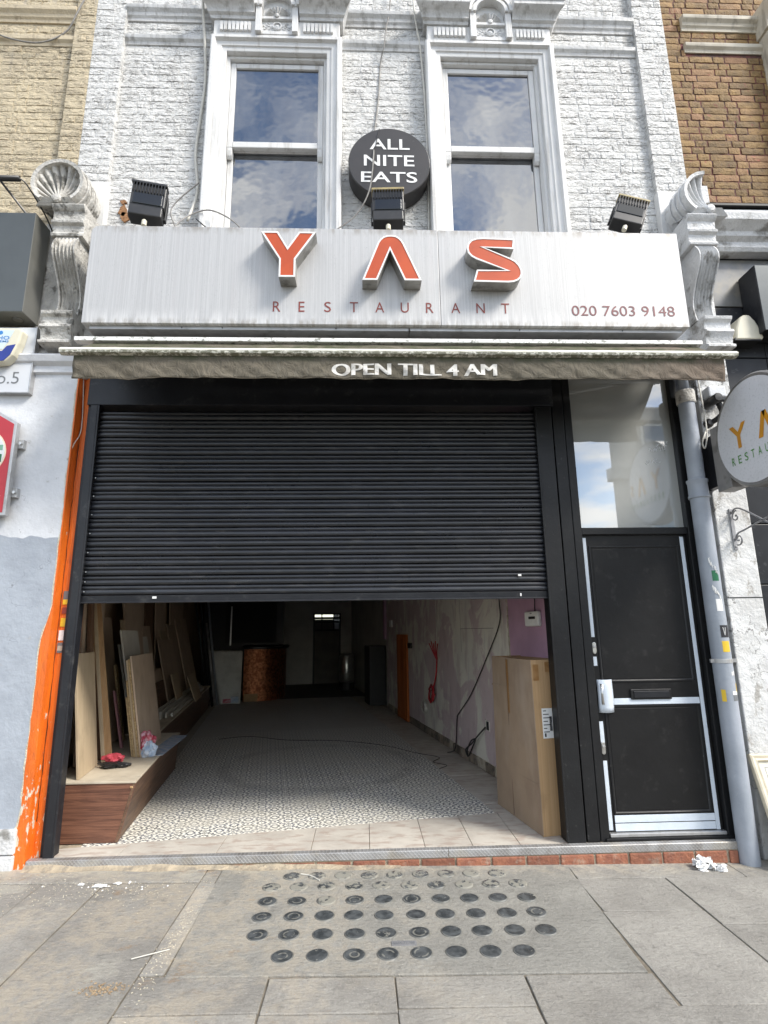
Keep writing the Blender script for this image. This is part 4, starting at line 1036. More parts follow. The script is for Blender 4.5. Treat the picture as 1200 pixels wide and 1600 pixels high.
for j in range(18):
    b0 = .24+.46*j; p = [I(1.118, b0+.002), I(1.525, b0+.002), I(1.525, b0+.457), I(1.118, b0+.457)]
    if j == 0: p = [I(1.118, .47), I(1.40, .40), I(1.525, .40), I(1.525, .697), I(1.118, .697)]
    marble([q[:2] for q in p])
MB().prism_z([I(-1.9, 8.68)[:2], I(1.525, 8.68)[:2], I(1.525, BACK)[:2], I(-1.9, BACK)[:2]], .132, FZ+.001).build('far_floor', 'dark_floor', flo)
# walls and ceiling
def iwall(name, mat, *s):
    m = MB()
    for q in s: ibox(m, *q)
    return struct(m.build(name, mat))
rw = iwall('right_wall', 'plaster', (1.53, 1.75, .12, 6.55, .245, 3.3))
iwall('right_wall_base', 'plaster_edge', (1.545, 1.75, .12, 6.55, .1, .245))
iwall('right_rear_wall', 'dim_wall', (1.62, 1.85, 6.55, BACK+.2, .1, 3.3))
lw = iwall('left_wall', 'brown_wall', (-2.55, -2.40, 1.0, BACK+.2, .1, 3.3))
iwall('left_front_wall', 'orange', (-2.45, -2.20, .44, 1.0, .1, 3.3))
iwall('ceiling', 'ceiling', (-2.6, 1.9, .55, BACK+.2, 3.2, 3.32))
# back wall with a doorway and a barred fanlight open to the yard
bw = iwall('back_wall', 'dim_wall', (-.30, .53, BACK, BACK+.15, .1, 3.3), (1.31, 2.0, BACK, BACK+.15, .1, 3.3), (.53, 1.31, BACK, BACK+.15, 2.05, 3.3))
iwall('rear_wall_and_light_screen', 'dark_wall', (-2.5, -.30, BACK-.1, BACK+.05, .1, 3.3), (.45, 1.4, BACK+1.6, BACK+1.7, .1, 1.93), (.45, .53, BACK+.15, BACK+1.7, .1, 3.3), (1.31, 1.4, BACK+.15, BACK+1.7, .1, 3.3), (.45, 1.4, BACK+.15, BACK+1.7, 2.2, 2.3))  # includes an unseen wall piece behind the doorway, raised to dim the fanlight
iwall('rear_floor', 'dark_floor', (.45, 1.4, BACK, BACK+1.7, .06, .13))
bd = thing('back_doorway', I(.92, BACK, .13), 'dark doorway at the far end of the shop with a bright barred fanlight', 'doorway')
m = MB(); ibox(m, .53, .575, BACK-.02, BACK+.1, .13, 2.06); ibox(m, 1.265, 1.31, BACK-.02, BACK+.1, .13, 2.06); ibox(m, .575, 1.265, BACK-.02, BACK+.1, 2.03, 2.06); ibox(m, .575, 1.265, BACK-.02, BACK+.1, 1.57, 1.62); m.build('door_frame', 'black_frame', bd)
m = MB(); ibox(m, .575, 1.265, BACK+.05, BACK+.09, .14, 1.57); m.build('door_leaf', 'dark_wall', bd)
for z in (1.80, 1.90):
    m = MB(); ibox(m, .575, 1.265, BACK+.03, BACK+.06, z, z+.05 if z < 1.85 else z+.065); m.build('bar', 'black_frame', bd)
for a in (.76, 1.10):
    m = MB(); ibox(m, a, a+.035, BACK+.03, BACK+.05, 1.62, 2.03); m.build('bar', 'black_frame', bd)
# details of the right-hand wall
m = MB(); pts = []
ibox(m, 1.512, 1.532, .14, .885, .9, 3.3); m.build('mauve_panel', 'purple', rw)
m = MB()
for i in range(34):
    z0 = 1.2+i*.04; w = .885+random.uniform(0, .02); ibox(m, 1.508+random.uniform(0, .006), 1.532, w-.012, w+.018, z0, z0+.0405)
m.build('broken_edge', 'plaster_edge', rw)
m = MB(); ibox(m, 1.5295, 1.5305, 1.3, 2.3, 1.562, 1.567); ibox(m, 1.5295, 1.5305, 2.285, 2.29, 1.3, 2.0); m.build('board_joint', 'dark_wall', rw)
for j in range(13):
    b0 = .55+.47*j
    m = MB(); ibox(m, 1.527, 1.546, b0, b0+random.choice((.44, .3, .2, .452)), FZ+.001, .245+random.uniform(-.02, .0)); m.build('skirting_tile', 'skirt', rw)
od = thing('orange_door', I(1.52, 5.25, FZ), 'orange varnished door standing ajar in the patched right wall', 'door')
m = MB(); ibox(m, 1.492, 1.528, 4.86, 5.55, FZ+.01, 1.49); m.build('door_leaf', 'orange_door', od, bevel=.004)
m = MB(); ibox(m, 1.486, 1.492, 4.98, 5.06, FZ+.05, 1.45); ibox(m, 1.486, 1.492, 5.34, 5.42, FZ+.05, 1.45); m.build('batten', 'orange_door', od)
m = MB(); ibox(m, 1.50, 1.535, 4.60, 4.80, 1.28, 1.36); tag(m.build('wall_switch', 'black'), 'small dark switch on the wall beside the orange door', 'switch')
m = MB(); ibox(m, 1.50, 1.62, 6.02, 6.18, 1.62, 1.74); tag(m.build('white_box', 'paper'), 'small white box high on the wall past the orange door', 'box')
m = MB(); ibox(m, 1.27, 1.60, 7.0, 7.6, FZ, 1.27); tag(m.build('tall_cabinet', 'black', bevel=.01), 'tall black cabinet against the right wall beyond the orange door', 'cabinet')
m = MB(); ibox(m, 1.50, 1.66, 6.6, 6.75, 1.4, 3.2); tag(m.build('boxed_pipe', 'purple'), 'dark mauve boxed pipe above the tall black cabinet', 'pipe casing')
# socket, device, cables on the right-hand wall
dv = thing('control_box', I(1.50, .35, 1.57), 'small white box with a dark slot on the mauve wall', 'control box')
m = MB(); ibox(m, 1.475, 1.511, .225, .475, 1.572, 1.695); m.build('case', 'paper', dv, bevel=.012)
m = MB(); ibox(m, 1.472, 1.476, .275, .39, 1.632, 1.653); m.build('slot', 'black', dv, bevel=.002)
m = MB(); ibox(m, 1.473, 1.476, .33, .36, 1.675, 1.682); m.build('badge', 'text_grey', dv)
m = MB(); m.tube([I(1.49, .30, 1.69), I(1.50, .30, 1.85), I(1.51, .30, 2.2)], .005, 6); m.build('lead', 'wire_black', dv)
sk = thing('wall_socket', I(1.52, 1.6, .53), 'broken wall socket with a looped grey cable hanging from it', 'socket')
m = MB(); ibox(m, 1.52, 1.535, 1.53, 1.64, .55, .65); m.build('face_plate', 'wire_white', sk, bevel=.004)
m = MB(); ibox(m, 1.515, 1.521, 1.53, 1.58, .56, .64); m.build('hole', 'black', sk)
m = MB(); m.tube(smooth_path([I(1.51, 1.60, .58), I(1.47, 1.72, .48), I(1.45, 1.86, .38), I(1.43, 1.99, .30), I(1.44, 1.95, .24), I(1.46, 1.88, .33), I(1.47, 1.8, .43), I(1.46, 1.9, .40), I(1.45, 2.0, .29), I(1.46, 2.02, .22)], 5), .008, 6); m.build('cable_loop', 'wire_black', sk, smooth=True)
cable('hanging_cable', [I(1.50, 1.06, 2.3), I(1.51, 1.07, 1.847), I(1.515, 1.103, 1.615), I(1.515, 1.397, 1.339), I(1.515, 1.98, .868), I(1.515, 2.40, .62), I(1.515, 2.496, .544), I(1.515, 2.554, .30), I(1.50, 2.6, .17), I(1.42, 2.62, .147)], .006, 'wire_black', 'long black cable draped down the patched plaster wall')
cable('floor_cable', [I(1.10, 1.9, .148), I(1.22, 2.02, .148), I(1.12, 2.2, .148), I(1.25, 2.4, .148), I(1.05, 2.7, .148), I(.85, 3.1, .148), I(.6, 3.4, .148), I(.2, 3.7, .148), I(-.4, 3.9, .148), I(-.9, 4.3, .148), I(-1.3, 4.2, .148)], .0032, 'wire_black', 'black cable snaking across the dusty tiled floor')
rc = thing('red_cable_coil', I(1.5, 3.45, .72), 'tangled coil of red cable hanging on the patched wall', 'cable')
m = MB()
for k in range(6):
    rx = random.uniform(.07, .12); ph = random.uniform(0, 6)
    m.tube([I(1.49+.02*math.sin(t+ph), 3.47+rx*1.4*math.cos(t*.785+ph), .72+rx*math.sin(t*.785+ph)) for t in range(9)], .008, 5)
m.build('loops', 'wire_red', rc, smooth=True)
m = MB()
for k in range(5): m.tube(smooth_path([I(1.52, 3.25, 1.15), I(1.49, 3.25+.05*(k-2), 1.28), I(1.46, 3.2+.10*(k-2), 1.38+.03*(k % 2))], 4), .007, 5)
m.tube(smooth_path([I(1.52, 3.25, 1.2), I(1.51, 3.3, .95), I(1.5, 3.42, .78)], 4), .012, 5)
m.build('loose_ends', 'wire_red', rc, smooth=True)
m = MB(); m.tube(smooth_path([I(1.52, 3.22, 2.2), I(1.515, 3.22, 1.6), I(1.515, 3.25, 1.2), I(1.50, 3.34, .9), I(1.49, 3.5, .76)], 5), .006, 5); m.build('pale_lead', 'wire_white', rc, smooth=True)
wc = MB()
for k in range(3):
    rx = .075+.012*k; wc.tube([I(1.49+.01*k, 3.9+rx*1.5*math.cos(t*.785+k), .50+rx*math.sin(t*.785+k)) for t in range(9)], .008, 5)
tag(wc.build('white_cable_coil', 'wire_white', smooth=True), 'coil of white cable hanging below the red coil', 'cable')
# ---- benches along the left wall
b1 = thing('front_bench', (-1.95, 1.2, FZ), 'low walnut laminate bench with slanted side and dusty top at the shop entrance', 'bench')
T0, T1 = .525, .54
top = [(-2.24, .2), (-1.617, .2), (-1.935, 2.12), (-2.55, 2.12)]; bot = [(-2.20, .205), (-1.717, .213), (-2.03, 2.35), (-2.55, 2.3)]
def side(i, j, name, mat):
    m = MB(); a, b = bot[i], bot[j]; c, d = top[j], top[i]
    n = (Vector((b[1]-a[1], a[0]-b[0], 0))).normalized()*.018
    p = [(a[0], a[1], FZ+.001), (b[0], b[1], FZ+.001), (c[0], c[1], T0), (d[0], d[1], T0)]; q = [(x-n.x, y-n.y, z) for x, y, z in p]
    m.add(p+q, [(0, 1, 2, 3), (7, 6, 5, 4), (0, 4, 5, 1), (1, 5, 6, 2), (2, 6, 7, 3), (3, 7, 4, 0)]); return m.build(name, mat, b1, bevel=.002)
side(0, 1, 'front_panel', 'walnut'); side(1, 2, 'side_panel', 'walnut_side'); side(2, 3, 'end_panel', 'walnut_side')
MB().prism_z([(-2.24, .192), (-1.612, .192), (-1.930, 2.125), (-2.55, 2.125)], T0, T1).build('top', 'bench_top', b1, bevel=.003)
box('knot', 'timber', b1, -1.655, -1.632, .196, .204, .49, .506, .004)
b2 = thing('rear_bench', I(-2.1, 5, FZ), 'long dark walnut bench running back along the left wall', 'bench')
m = MB(); ibox(m, -2.40, -1.79, 2.40, 7.65, FZ, .53); m.build('body', 'walnut_side', b2)
m = MB(); ibox(m, -2.41, -1.775, 2.39, 7.66, .53, .553); m.build('top', 'bench_top', b2, bevel=.003)
# ---- boards leaning on the left
def board(name, mat, label, a, b0, b1, zb, dx, zt, th=.018, cat='board', rx=0., grp='boards leaning along the left wall'):
    """bottom edge on a line at distance a from the shop's axis, from b0 to b1; leans dx towards the wall by the height zt"""
    m = MB(); l = math.hypot(dx, zt-zb); nx, nz = (zt-zb)/l*th, -dx/l*th   # thickness towards the wall
    P = []
    for z, d in ((zb, 0), (zt, dx)):
        for (aa, bb) in ((a, b0), (a, b1)):
            x, y, _ = I(aa, bb+(rx if z == zt else 0)); P.append((x+d, y, z))
    p0, p1, p2, p3 = P
    q = [(x-nx, y, z+(-dx/l*th if dx > 0 else dx/l*-th*0)) for x, y, z in (p0, p1, p3, p2)]
    p = [p0, p1, p3, p2]
    m.add(p+q, [(0, 1, 2, 3), (7, 6, 5, 4), (0, 4, 5, 1), (1, 5, 6, 2), (2, 6, 7, 3), (3, 7, 4, 0)])
    o = m.build(name, mat, bevel=.0015); return tag(o, label, cat, grp)
ZB = .542
board('plywood_board', 'ply', 'pale plywood board standing at the front of the bench beside the orange wall', -1.967, .576, 1.02, ZB, -.107, 1.414)
board('timber_post', 'dark_timber', 'dark brown timber post leaning just behind the pale plywood board', -1.975, 1.22, 1.33, ZB, -.22, 1.95, .05, 'plank')
board('timber_post', 'dark_timber', 'thin brown upright strip leaning against the orange wall', -2.03, .98, 1.06, ZB, -.10, 1.95, .03, 'plank')
board('timber_plank', 'timber', 'long square edged softwood plank with a lit honey coloured face', -1.881, 1.105, 1.128, ZB, -.235, 1.95, .085, 'plank')
board('timber_plank', 'ply', 'narrow pale batten standing between the two brown timbers', -1.935, 1.10, 1.12, ZB, -.21, 1.95, .03, 'plank')
board('fibreboard', 'mdf', 'front sheet of the fibreboard stack with a small paper label', -1.685, 1.235, 2.10, ZB, -.153, 1.365, .016)
for i in range(4):
    board('chipboard', 'osb' if i != 1 else 'ply', ('second sheet of the fibreboard stack showing a rough edge', 'third sheet of the stack with a pale smooth edge', 'fourth and shorter chipboard sheet of the stack', 'rearmost and shortest chipboard sheet of the stack')[i], -1.7045-.0195*i, 1.245+.012*i, 2.05, ZB, -.186*((1.34, 1.33, 1.16, 1.02)[i]-ZB), (1.34, 1.33, 1.16, 1.02)[i], .017)
lab = MB(); 
o = box('paper_label', 'bench_top', None, -1.997, -1.996, 1.86, 1.93, .62, .69, 0); bpy.data.objects.remove(o)
board('tall_whitish_board', 'white_board', 'tall whitish board standing behind the fibreboard stack', -1.812, 1.60, 2.25, ZB, -.215, 1.588, .018)
board('grey_board', 'dim_wall', 'narrow dark grey board with a speckled edge behind the plank', -1.968, 2.17, 2.42, ZB, -.205, 1.45, .02)
board('cream_board', 'osb', 'narrow cream board with a rough chipped edge', -2.02, 2.02, 2.10, ZB, -.133, 1.254, .02)
board('pink_board', 'pink_board', 'narrow pink insulation strip standing behind the plank', -1.95, 1.70, 1.75, ZB, -.11, 1.038, .02)
board('brown_board', 'mdf', 'tall brown board rising out of sight behind the whitish board', -2.05, 2.5, 3.3, .56, -.25, 2.3, .02)
board('brown_board', 'mdf', 'dark brown board in the shade behind the honey plank', -2.08, 1.75, 2.2, .56, -.2, 1.72, .02)
board('wall_plank', 'mdf', 'wide upright plank at the back of the pile, nearest the street', -2.26, 3.4, 4.0, .56, -.12, 2.6, .02, 'plank')
board('wall_plank', 'dark_timber', 'dark upright plank in the middle of the rear pile', -2.26, 4.1, 4.6, .56, -.12, 2.6, .02, 'plank')
board('wall_plank', 'mdf', 'upright plank deep in the rear pile beyond the dark one', -2.26, 4.8, 5.6, .56, -.12, 2.6, .02, 'plank')
board('wall_plank', 'mdf', 'farthest upright plank of the rear pile by the conduits', -2.24, 5.9, 7.3, .56, -.12, 2.6, .02, 'plank')
board('low_board', 'walnut_side', 'short reddish board low on the rear bench', -2.03, 4.01, 4.50, .56, -.086, .92, .02)
board('low_board', 'mdf', 'short brown board just behind the reddish one', -2.06, 4.1, 4.6, .56, -.121, 1.075, .02)
board('rear_board', 'mdf', 'medium brown board leaning in the middle of the rear bench', -2.017, 4.546, 5.75, .56, -.224, 1.469, .02)
board('rear_board', 'mdf', 'large brown board leaning behind the medium one', -2.04, 5.55, 6.6, .56, -.27, 1.70, .02)
board('rear_board', 'mdf', 'largest brown board at the far end of the rear bench', -2.0, 6.3, 7.6, .56, -.32, 1.83, .02)
board('offcut', 'ply', 'small square offcut with a bright pale edge on the rear bench', -1.712, 4.924, 5.68, .56, -.137, .921, .015)
for (mt, lab_, a, b0_, b1_, dx, zt) in (
    ('ply', 'pale plywood sheet half hidden behind the tall whitish board', -2.02, 2.35, 3.1, -.20, 1.70),
    ('mdf', 'plain sheet rising behind the front plywood board to the shutter', -2.10, .92, 1.5, -.06, 1.90),
    ('white_board', 'pale sheet in the gap between the stack and the rear bench', -2.04, 3.1, 3.8, -.20, 1.52),
    ('mdf', 'narrow sheet standing upright just before the rear boards', -2.08, 3.75, 4.2, -.22, 1.66),
    ('ply', 'pale edged sheet between the medium and the large brown boards', -2.06, 5.0, 5.7, -.25, 1.60),
    ('ply', 'low pale offcut wedged in front of the rear boards', -1.90, 4.55, 5.1, -.12, .98)):
    board('sheet', mt, lab_, a, b0_, b1_, .56, dx, zt, .018)
for i in range(4):
    m = MB(); ibox(m, -1.98+.05*i, -1.955+.05*i, 3.2+.1*i, 7.3-.15*i, .555, .60+.02*(3-i))
    tag(m.build('flat_strip', 'white_board', bevel=.002), ('pale strip lying on the rear bench, closest to the wall', 'pale strip lying on the rear bench, second from the wall', 'pale strip lying on the rear bench, third from the wall', 'pale strip lying on the rear bench, along its open edge')[i], 'strip', 'strips lying on the rear bench')
cd_lab = ('silvery conduit leaning at the far end of the bench', 'dark conduit leaning beside the silvery one', 'thin black conduit nearest the wall', 'thin greenish conduit closest to the wrapped stack')
for i, (a, b, dx, mt) in enumerate(((-1.70, 7.95, -.25, 'alu_plain'), (-1.74, 7.85, -.40, 'black_metal'), (-1.82, 7.9, -.42, 'black'), (-1.66, 8.02, -.33, 'pipe'))):
    x, y, _ = I(a, b); tag(MB().tube([(x, y, FZ), (x+dx, y, 1.764 if i == 0 else 2.5)], .022, 8).build('conduit', mt, smooth=True), cd_lab[i], 'conduit', 'conduits leaning by the bench')
# gloves, bag on the bench
gv = thing('work_gloves', (-1.97, .63, T1), 'pair of crumpled pink and black work gloves on the bench top', 'gloves')
def crumple(name, mat, par, c, rx, ry, rz, amp, sd, label=None):
    rnd = random.Random(sd); ph = [rnd.uniform(0, 6) for _ in range(8)]
    def fn(u, v):
        a, b = 2*math.pi*u, math.pi*v
        k = 1+amp*(math.sin(3*a+ph[0]+2*b)+.7*math.sin(5*a+ph[1]-4*b)+.5*math.sin(9*a+ph[2]+7*b)*math.sin(b))*math.sin(b)
        return (c[0]+rx*k*math.cos(a)*math.sin(b), c[1]+ry*k*math.sin(a)*math.sin(b), max(c[2]-rz, c[2]+rz*k*math.cos(b)))
    m = MB(); m.grid(fn, 28, 16); return m.build(name, mat, par, smooth=False)
crumple('pink_glove', 'pink', gv, (-1.985, .68, T1+.055), .075, .05, .035, .22, 3)
crumple('black_glove', 'black', gv, (-1.955, .60, T1+.022), .10, .045, .022, .25, 5)
for i in range(4):
    m = MB(); m.tube(smooth_path([(-1.93+.012*i, .60, T1+.02), (-1.89+.014*i, .585+.012*i, T1+.018), (-1.865+.008*i, .60+.02*i, T1+.012)], 4), [.011]*8+[.007], 6); m.build('finger', 'black', gv, smooth=True)
bg = thing('cement_bag', (-1.85, 1.0, T1), 'small red and clear plastic bag slumped against the fibreboard stack', 'bag')
crumple('bag_body', 'bag_red', bg, (-1.86, 1.0, T1+.10), .065, .06, .10, .22, 11)
crumple('bag_window', 'bag_clear', bg, (-1.825, .955, T1+.065), .06, .045, .065, .24, 12)
MB().prism_z([(-1.86, .98), (-1.72, 1.02), (-1.80, 1.95), (-1.95, 1.95)], T1, T1+.003).build('plastic_sheet', 'bag_clear', bg)
# wrapped stack, copper counter, barrel in the depth of the shop
ws = thing('wrapped_stack', I(-1.4, 8.1, FZ), 'stack of boards wrapped in clear plastic beside the copper counter', 'wrapped stack')
m = MB(); m.hexa([I(-1.62, 8.05, FZ), I(-1.21, 8.1, FZ), I(-1.25, 8.5, FZ), I(-1.75, 8.5, FZ), I(-1.80, 8.05, 1.2), I(-1.20, 8.1, 1.19), I(-1.3, 8.5, 1.19), I(-1.9, 8.5, 1.2)]); m.build('bundle', 'wrap', ws, bevel=.03)
m = MB(); ibox(m, -1.56, -1.40, 8.03, 8.05, .17, .25); m.build('red_print', 'bag_red', ws); m = MB(); ibox(m, -1.40, -1.25, 8.02, 8.06, .17, .29); m.build('blue_print', 'bag_clear', ws)
cc = thing('copper_counter', I(-.7, 8.9, FZ), 'curved bar counter clad in hammered copper', 'counter')
m = MB(); pts = [I(-1.19, 8.45), I(-1.0, 8.38), I(-.75, 8.42), I(-.5, 8.6), I(-.33, 8.95), I(-.27, 9.6), I(-.27, 10.5), I(-1.19, 10.5)]
m.prism_z([p[:2] for p in pts], FZ, 1.21); m.build('cladding', 'copper', cc, angle=40)
m = MB(); pts = [I(-1.25, 8.38), I(-1.0, 8.31), I(-.72, 8.35), I(-.44, 8.55), I(-.26, 8.92), I(-.2, 9.6), I(-.2, 10.55), I(-1.25, 10.55)]
m.prism_z([p[:2] for p in pts], 1.21, 1.255); m.build('counter_top', 'black', cc, bevel=.005)
m = MB(); ibox(m, -1.16, -.88, 8.3, 8.36, .15, .30); tag(m.build('small_carton', 'cardboard'), 'small carton on the floor in front of the copper counter', 'carton')
bk = thing('back_bar', I(-1.3, 11.0, FZ), 'tall black back bar shelving behind the copper counter', 'shelving')
m = MB(); ibox(m, -2.35, -.30, 11.2, 11.8, FZ, 3.1); m.build('carcass', 'black', bk)
m = MB(); ibox(m, -1.8, -.5, 11.17, 11.2, 1.3, 2.4); m.build('dark_board', 'black_rubber', bk)
m = MB(); ibox(m, -1.63, -1.60, 10.4, 10.44, 1.25, 2.2); tag(m.build('chrome_tap', 'steel'), 'thin bright metal pole on the counter in the dark', 'pole')
br = thing('steel_drum', I(1.30, 10.2, FZ), 'dimpled bright steel drum near the back of the shop', 'drum')
MB().lathe([(.17, .32), (.19, .36), (.185, .95), (.16, 1.0), (.02, 1.02)], I(1.25, 10.2, 0), n=24).build('drum', 'steel', br, smooth=True)
MB().lathe([(.2, FZ), (.2, .32)], I(1.25, 10.2, 0), n=16).build('drum_base', 'black', br)
# cardboard box in the entrance
cb = thing('cardboard_box', (1.3, .4, FZ), 'tall brown cardboard box standing upright beside the door post', 'box')
q = [(1.233, .097), (1.60, .16), (1.46, .93), (1.099, .86)]; qt = [(1.222, .10), (1.59, .165), (1.47, .93), (1.112, .86)]; zt = 1.325
def face(i, j, name, mat, off=0.):
    a, b, c, d = q[i], q[j], qt[j], qt[i]
    n = Vector((b[1]-a[1], a[0]-b[0], 0)).normalized()*.006
    p = [(a[0], a[1], FZ+.002), (b[0], b[1], FZ+.002), (c[0], c[1], zt), (d[0], d[1], zt)]; r_ = [(x-n.x, y-n.y, z) for x, y, z in p]
    return MB().add(p+r_, [(0, 1, 2, 3), (7, 6, 5, 4), (0, 4, 5, 1), (1, 5, 6, 2), (2, 6, 7, 3), (3, 7, 4, 0)]).build(name, mat, cb)
face(0, 1, 'front_face', 'cardboard'); face(3, 0, 'side_face', 'cardboard_side'); face(1, 2, 'side_face', 'cardboard'); face(2, 3, 'rear_face', 'cardboard')
m = MB(); 
def top_fn(u, v):
    a = Vector(qt[0]).lerp(Vector(qt[1]), u); b = Vector(qt[3]).lerp(Vector(qt[2]), u); c = a.lerp(b, v)
    return (c.x, c.y, zt-.006+.004*math.sin(9*u+3*v)-(.008 if .45 < u < .55 else 0))
m.grid(top_fn, 10, 8); m.build('top_flaps', 'cardboard', cb)
def onface(name, mat, p0, p1, u0, u1, z0, z1, off=.0012):
    a, b = Vector(p0), Vector(p1); n = Vector((b.y-a.y, a.x-b.x)).normalized()*off
    P, Q = a.lerp(b, u0)+n, a.lerp(b, u1)+n; P0, Q0 = P-n*.7, Q-n*.7
    return MB().add([(P.x, P.y, z0), (Q.x, Q.y, z0), (Q.x, Q.y, z1), (P.x, P.y, z1), (P0.x, P0.y, z0), (Q0.x, Q0.y, z0), (Q0.x, Q0.y, z1), (P0.x, P0.y, z1)], [(0, 1, 2, 3), (0, 4, 5, 1), (1, 5, 6, 2), (2, 6, 7, 3), (3, 7, 4, 0)]).build(name, mat, cb)
fa = [((q[i][0]+qt[i][0])/2, (q[i][1]+qt[i][1])/2) for i in range(4)]
onface('shipping_label', 'paper', (1.226, .0975), (1.595, .162), .16, .375, .78, .985, .004)
for k in range(7): onface('printed_line', 'ink', (1.226, .0975), (1.595, .162), .18, .20+.025*((k*7) % 5+2), .965-.024*k, .971-.024*k, .0048)
for k in range(16): onface('barcode_bar', 'ink', (1.226, .0975), (1.595, .162), .31+.0032*k, .31+.0032*k+(.0012 if k % 3 else .0022), .83, .93, .0048)
onface('printed_mark', 'ink', (1.226, .0975), (1.595, .162), .19, .225, .79, .815, .0048)
m = onface('brown_tape', 'brown_tape', (1.224, .1), (1.592, .164), .04, .16, 1.18, 1.295, .003)
onface('brown_tape', 'brown_tape', (1.224, .1), (1.592, .164), .30, .42, 1.24, 1.31, .003)
m = onface('crease', 'dark_timber', (1.103, .86), (1.2275, .0985), .405, .413, FZ+.01, 1.315, .0025); onface('tape_seam', 'brown_tape', (1.103, .86), (1.2275, .0985), .413, .45, .9, 1.31, .003); onface('crease', 'cardboard_side', (1.103, .86), (1.2275, .0985), .42, 1.0, .46, .475, .002); onface('crease', 'cardboard_side', (1.103, .86), (1.2275, .0985), .0, 1.0, 1.085, 1.10, .002)
# ------------------------------------------------------------------ sign, awning and what hangs on the front
sg = thing('fascia_sign', (.23, -.1, 3.80), 'long brushed aluminium fascia sign with three raised orange letters and a phone number', 'shop sign')
SY = -.32
def spanel(x0, x1, rl, rr_, name='panel'):
    m = MB(); zb, zt = 3.80, 4.628
    poly = [(x0, zb), (x1, zb)]
    poly += arc(x1-.06, zt-.06, .06, 0, 90, 5) if rr_ else [(x1, zt)]
    poly += arc(x0+.06, zt-.06, .06, 90, 180, 5) if rl else [(x0, zt)]
    m.prism_y(poly, SY, -.03); return m.build(name, 'alu', sg, bevel=.004)
spanel(-2.074, .5925, True, False); spanel(.5945, 2.514, False, False)
box('lower_lip', 'alu_plain', sg, -2.03, .35, -.285, -.06, 3.772, 3.80, .002); box('lower_lip', 'alu_plain', sg, .36, 2.47, -.285, -.06, 3.772, 3.80, .002)
for x in (-1.35, -1.05, -.2, 1.2, 2.0): MB().lathe([(.006, 0), (.005, -.004), (.001, -.005)], (x, -.286, 3.786), 'y', 6).build('screw', 'black', sg)
def A5(x, y):   # outline as drawn on the sign's own elevation, metres
    return (x, y)
def lp2(pts):   # sign elevation grid of the drawn letters -> metres at the letter fronts
    return [((px-597)*.000942+.2055+(y_-150)*.0000, 4.4815-(y_-65)*.002268) for px, y_ in pts]
def letter3d(name, pts):
    pts = [((x-597)*.002018+.208, 4.481-(y-65)*.00227) for x, y in pts]
    L = node(name, sg, (sum(p[0] for p in pts)/len(pts), -.40, min(p[1] for p in pts)))
    MB().prism_y(pts, -.434, SY+.004).build('letter_return', 'letter_return', L)
    i1 = offset_poly(pts, .0125)
    n = len(pts); m = MB(); m.add([(x, -.440, z) for x, z in pts]+[(x, -.440, z) for x, z in i1]+[(x, -.434, z) for x, z in pts]+[(x, -.4365, z) for x, z in i1], [(i, (i+1) % n, n+(i+1) % n, n+i) for i in range(n)]+[(i, (i+1) % n, 2*n+(i+1) % n, 2*n+i) for i in range(n)]+[(n+i, n+(i+1) % n, 3*n+(i+1) % n, 3*n+i) for i in range(n)])
    m.build('letter_edge', 'letter_white', L)
    i2 = offset_poly(pts, .0118)
    MB().prism_y(i2, -.4368, -.4345).build('letter_face', 'letter_orange', L)
    return L
Y_ = [(118, 57), (181, 57), (218, 116), (259, 57), (322, 57), (248, 160), (248, 226), (188, 226), (188, 160)]
A_ = [(494, 234)]+[(553, 92), (562, 80), (574, 71), (588, 66), (604, 65), (620, 67), (633, 74), (643, 84), (650, 95)]+[(713, 234), (650, 234), (598, 120), (549, 234)]
S_ = [(1070, 73), (1064, 112), (950, 107), (1050, 147), (1068, 157), (1082, 172), (1090, 190), (1090, 206), (1084, 220), (1072, 230), (1056, 236), (1036, 238), (906, 236), (920, 192), (1033, 193), (920, 152), (902, 142), (890, 128), (887, 110), (892, 92), (905, 79), (925, 72), (950, 70)]
def sx_(p, x0, x1): return p
lt = letter3d('letter_y', Y_); letter3d('letter_lambda', A_); letter3d('letter_s', S_)
# small lettering
xs = [-.673, -.493, -.315, -.140, .045, .225, .415, .595, .780, .965]
chars = 'RESTAURANT'; cw = {'R': .057, 'E': .045, 'S': .051, 'T': .062, 'A': .068, 'U': .062, 'N': .065}
X0, X1 = -.673, 1.122
adv = (X1-X0-cw['T'])/9
for i, c in enumerate(chars):
    x = X0+adv*i+(0 if i else 0)
    lettering(c, 'small_letter', 'red_letter', sg, x, x+cw[c], 3.903, 3.988, SY-.0022, offset=.0)
me_ = text_mesh('020 7603 9148', 1)
pv = [v.co.copy() for v in me_.vertices]; pw = max(v.x for v in pv)
def islands(me):
    par = list(range(len(me.vertices)))
    def find(i):
        while par[i] != i: par[i] = par[par[i]]; i = par[i]
        return i
    for p in me.polygons:
        for a in p.vertices[1:]: par[find(a)] = find(p.vertices[0])
    g = {}
    for p in me.polygons: g.setdefault(find(p.vertices[0]), []).append(tuple(p.vertices))
    return list(g.values())
zl, zh = min(v.y for v in pv), max(v.y for v in pv)
for fs_ in islands(me_):
    m = MB(); m.add([(1.600+v.x/pw*.81, SY-.0022, 3.890+(v.y-zl)/(zh-zl)*.086) for v in pv], fs_)
    used = sorted({i for f in fs_ for i in f}); mp = {j: i for i, j in enumerate(used)}
    m.v = [m.v[j] for j in used]; m.f = [tuple(mp[i] for i in f) for f in fs_]; m.build('digit', 'maroon', sg, recalc=False)
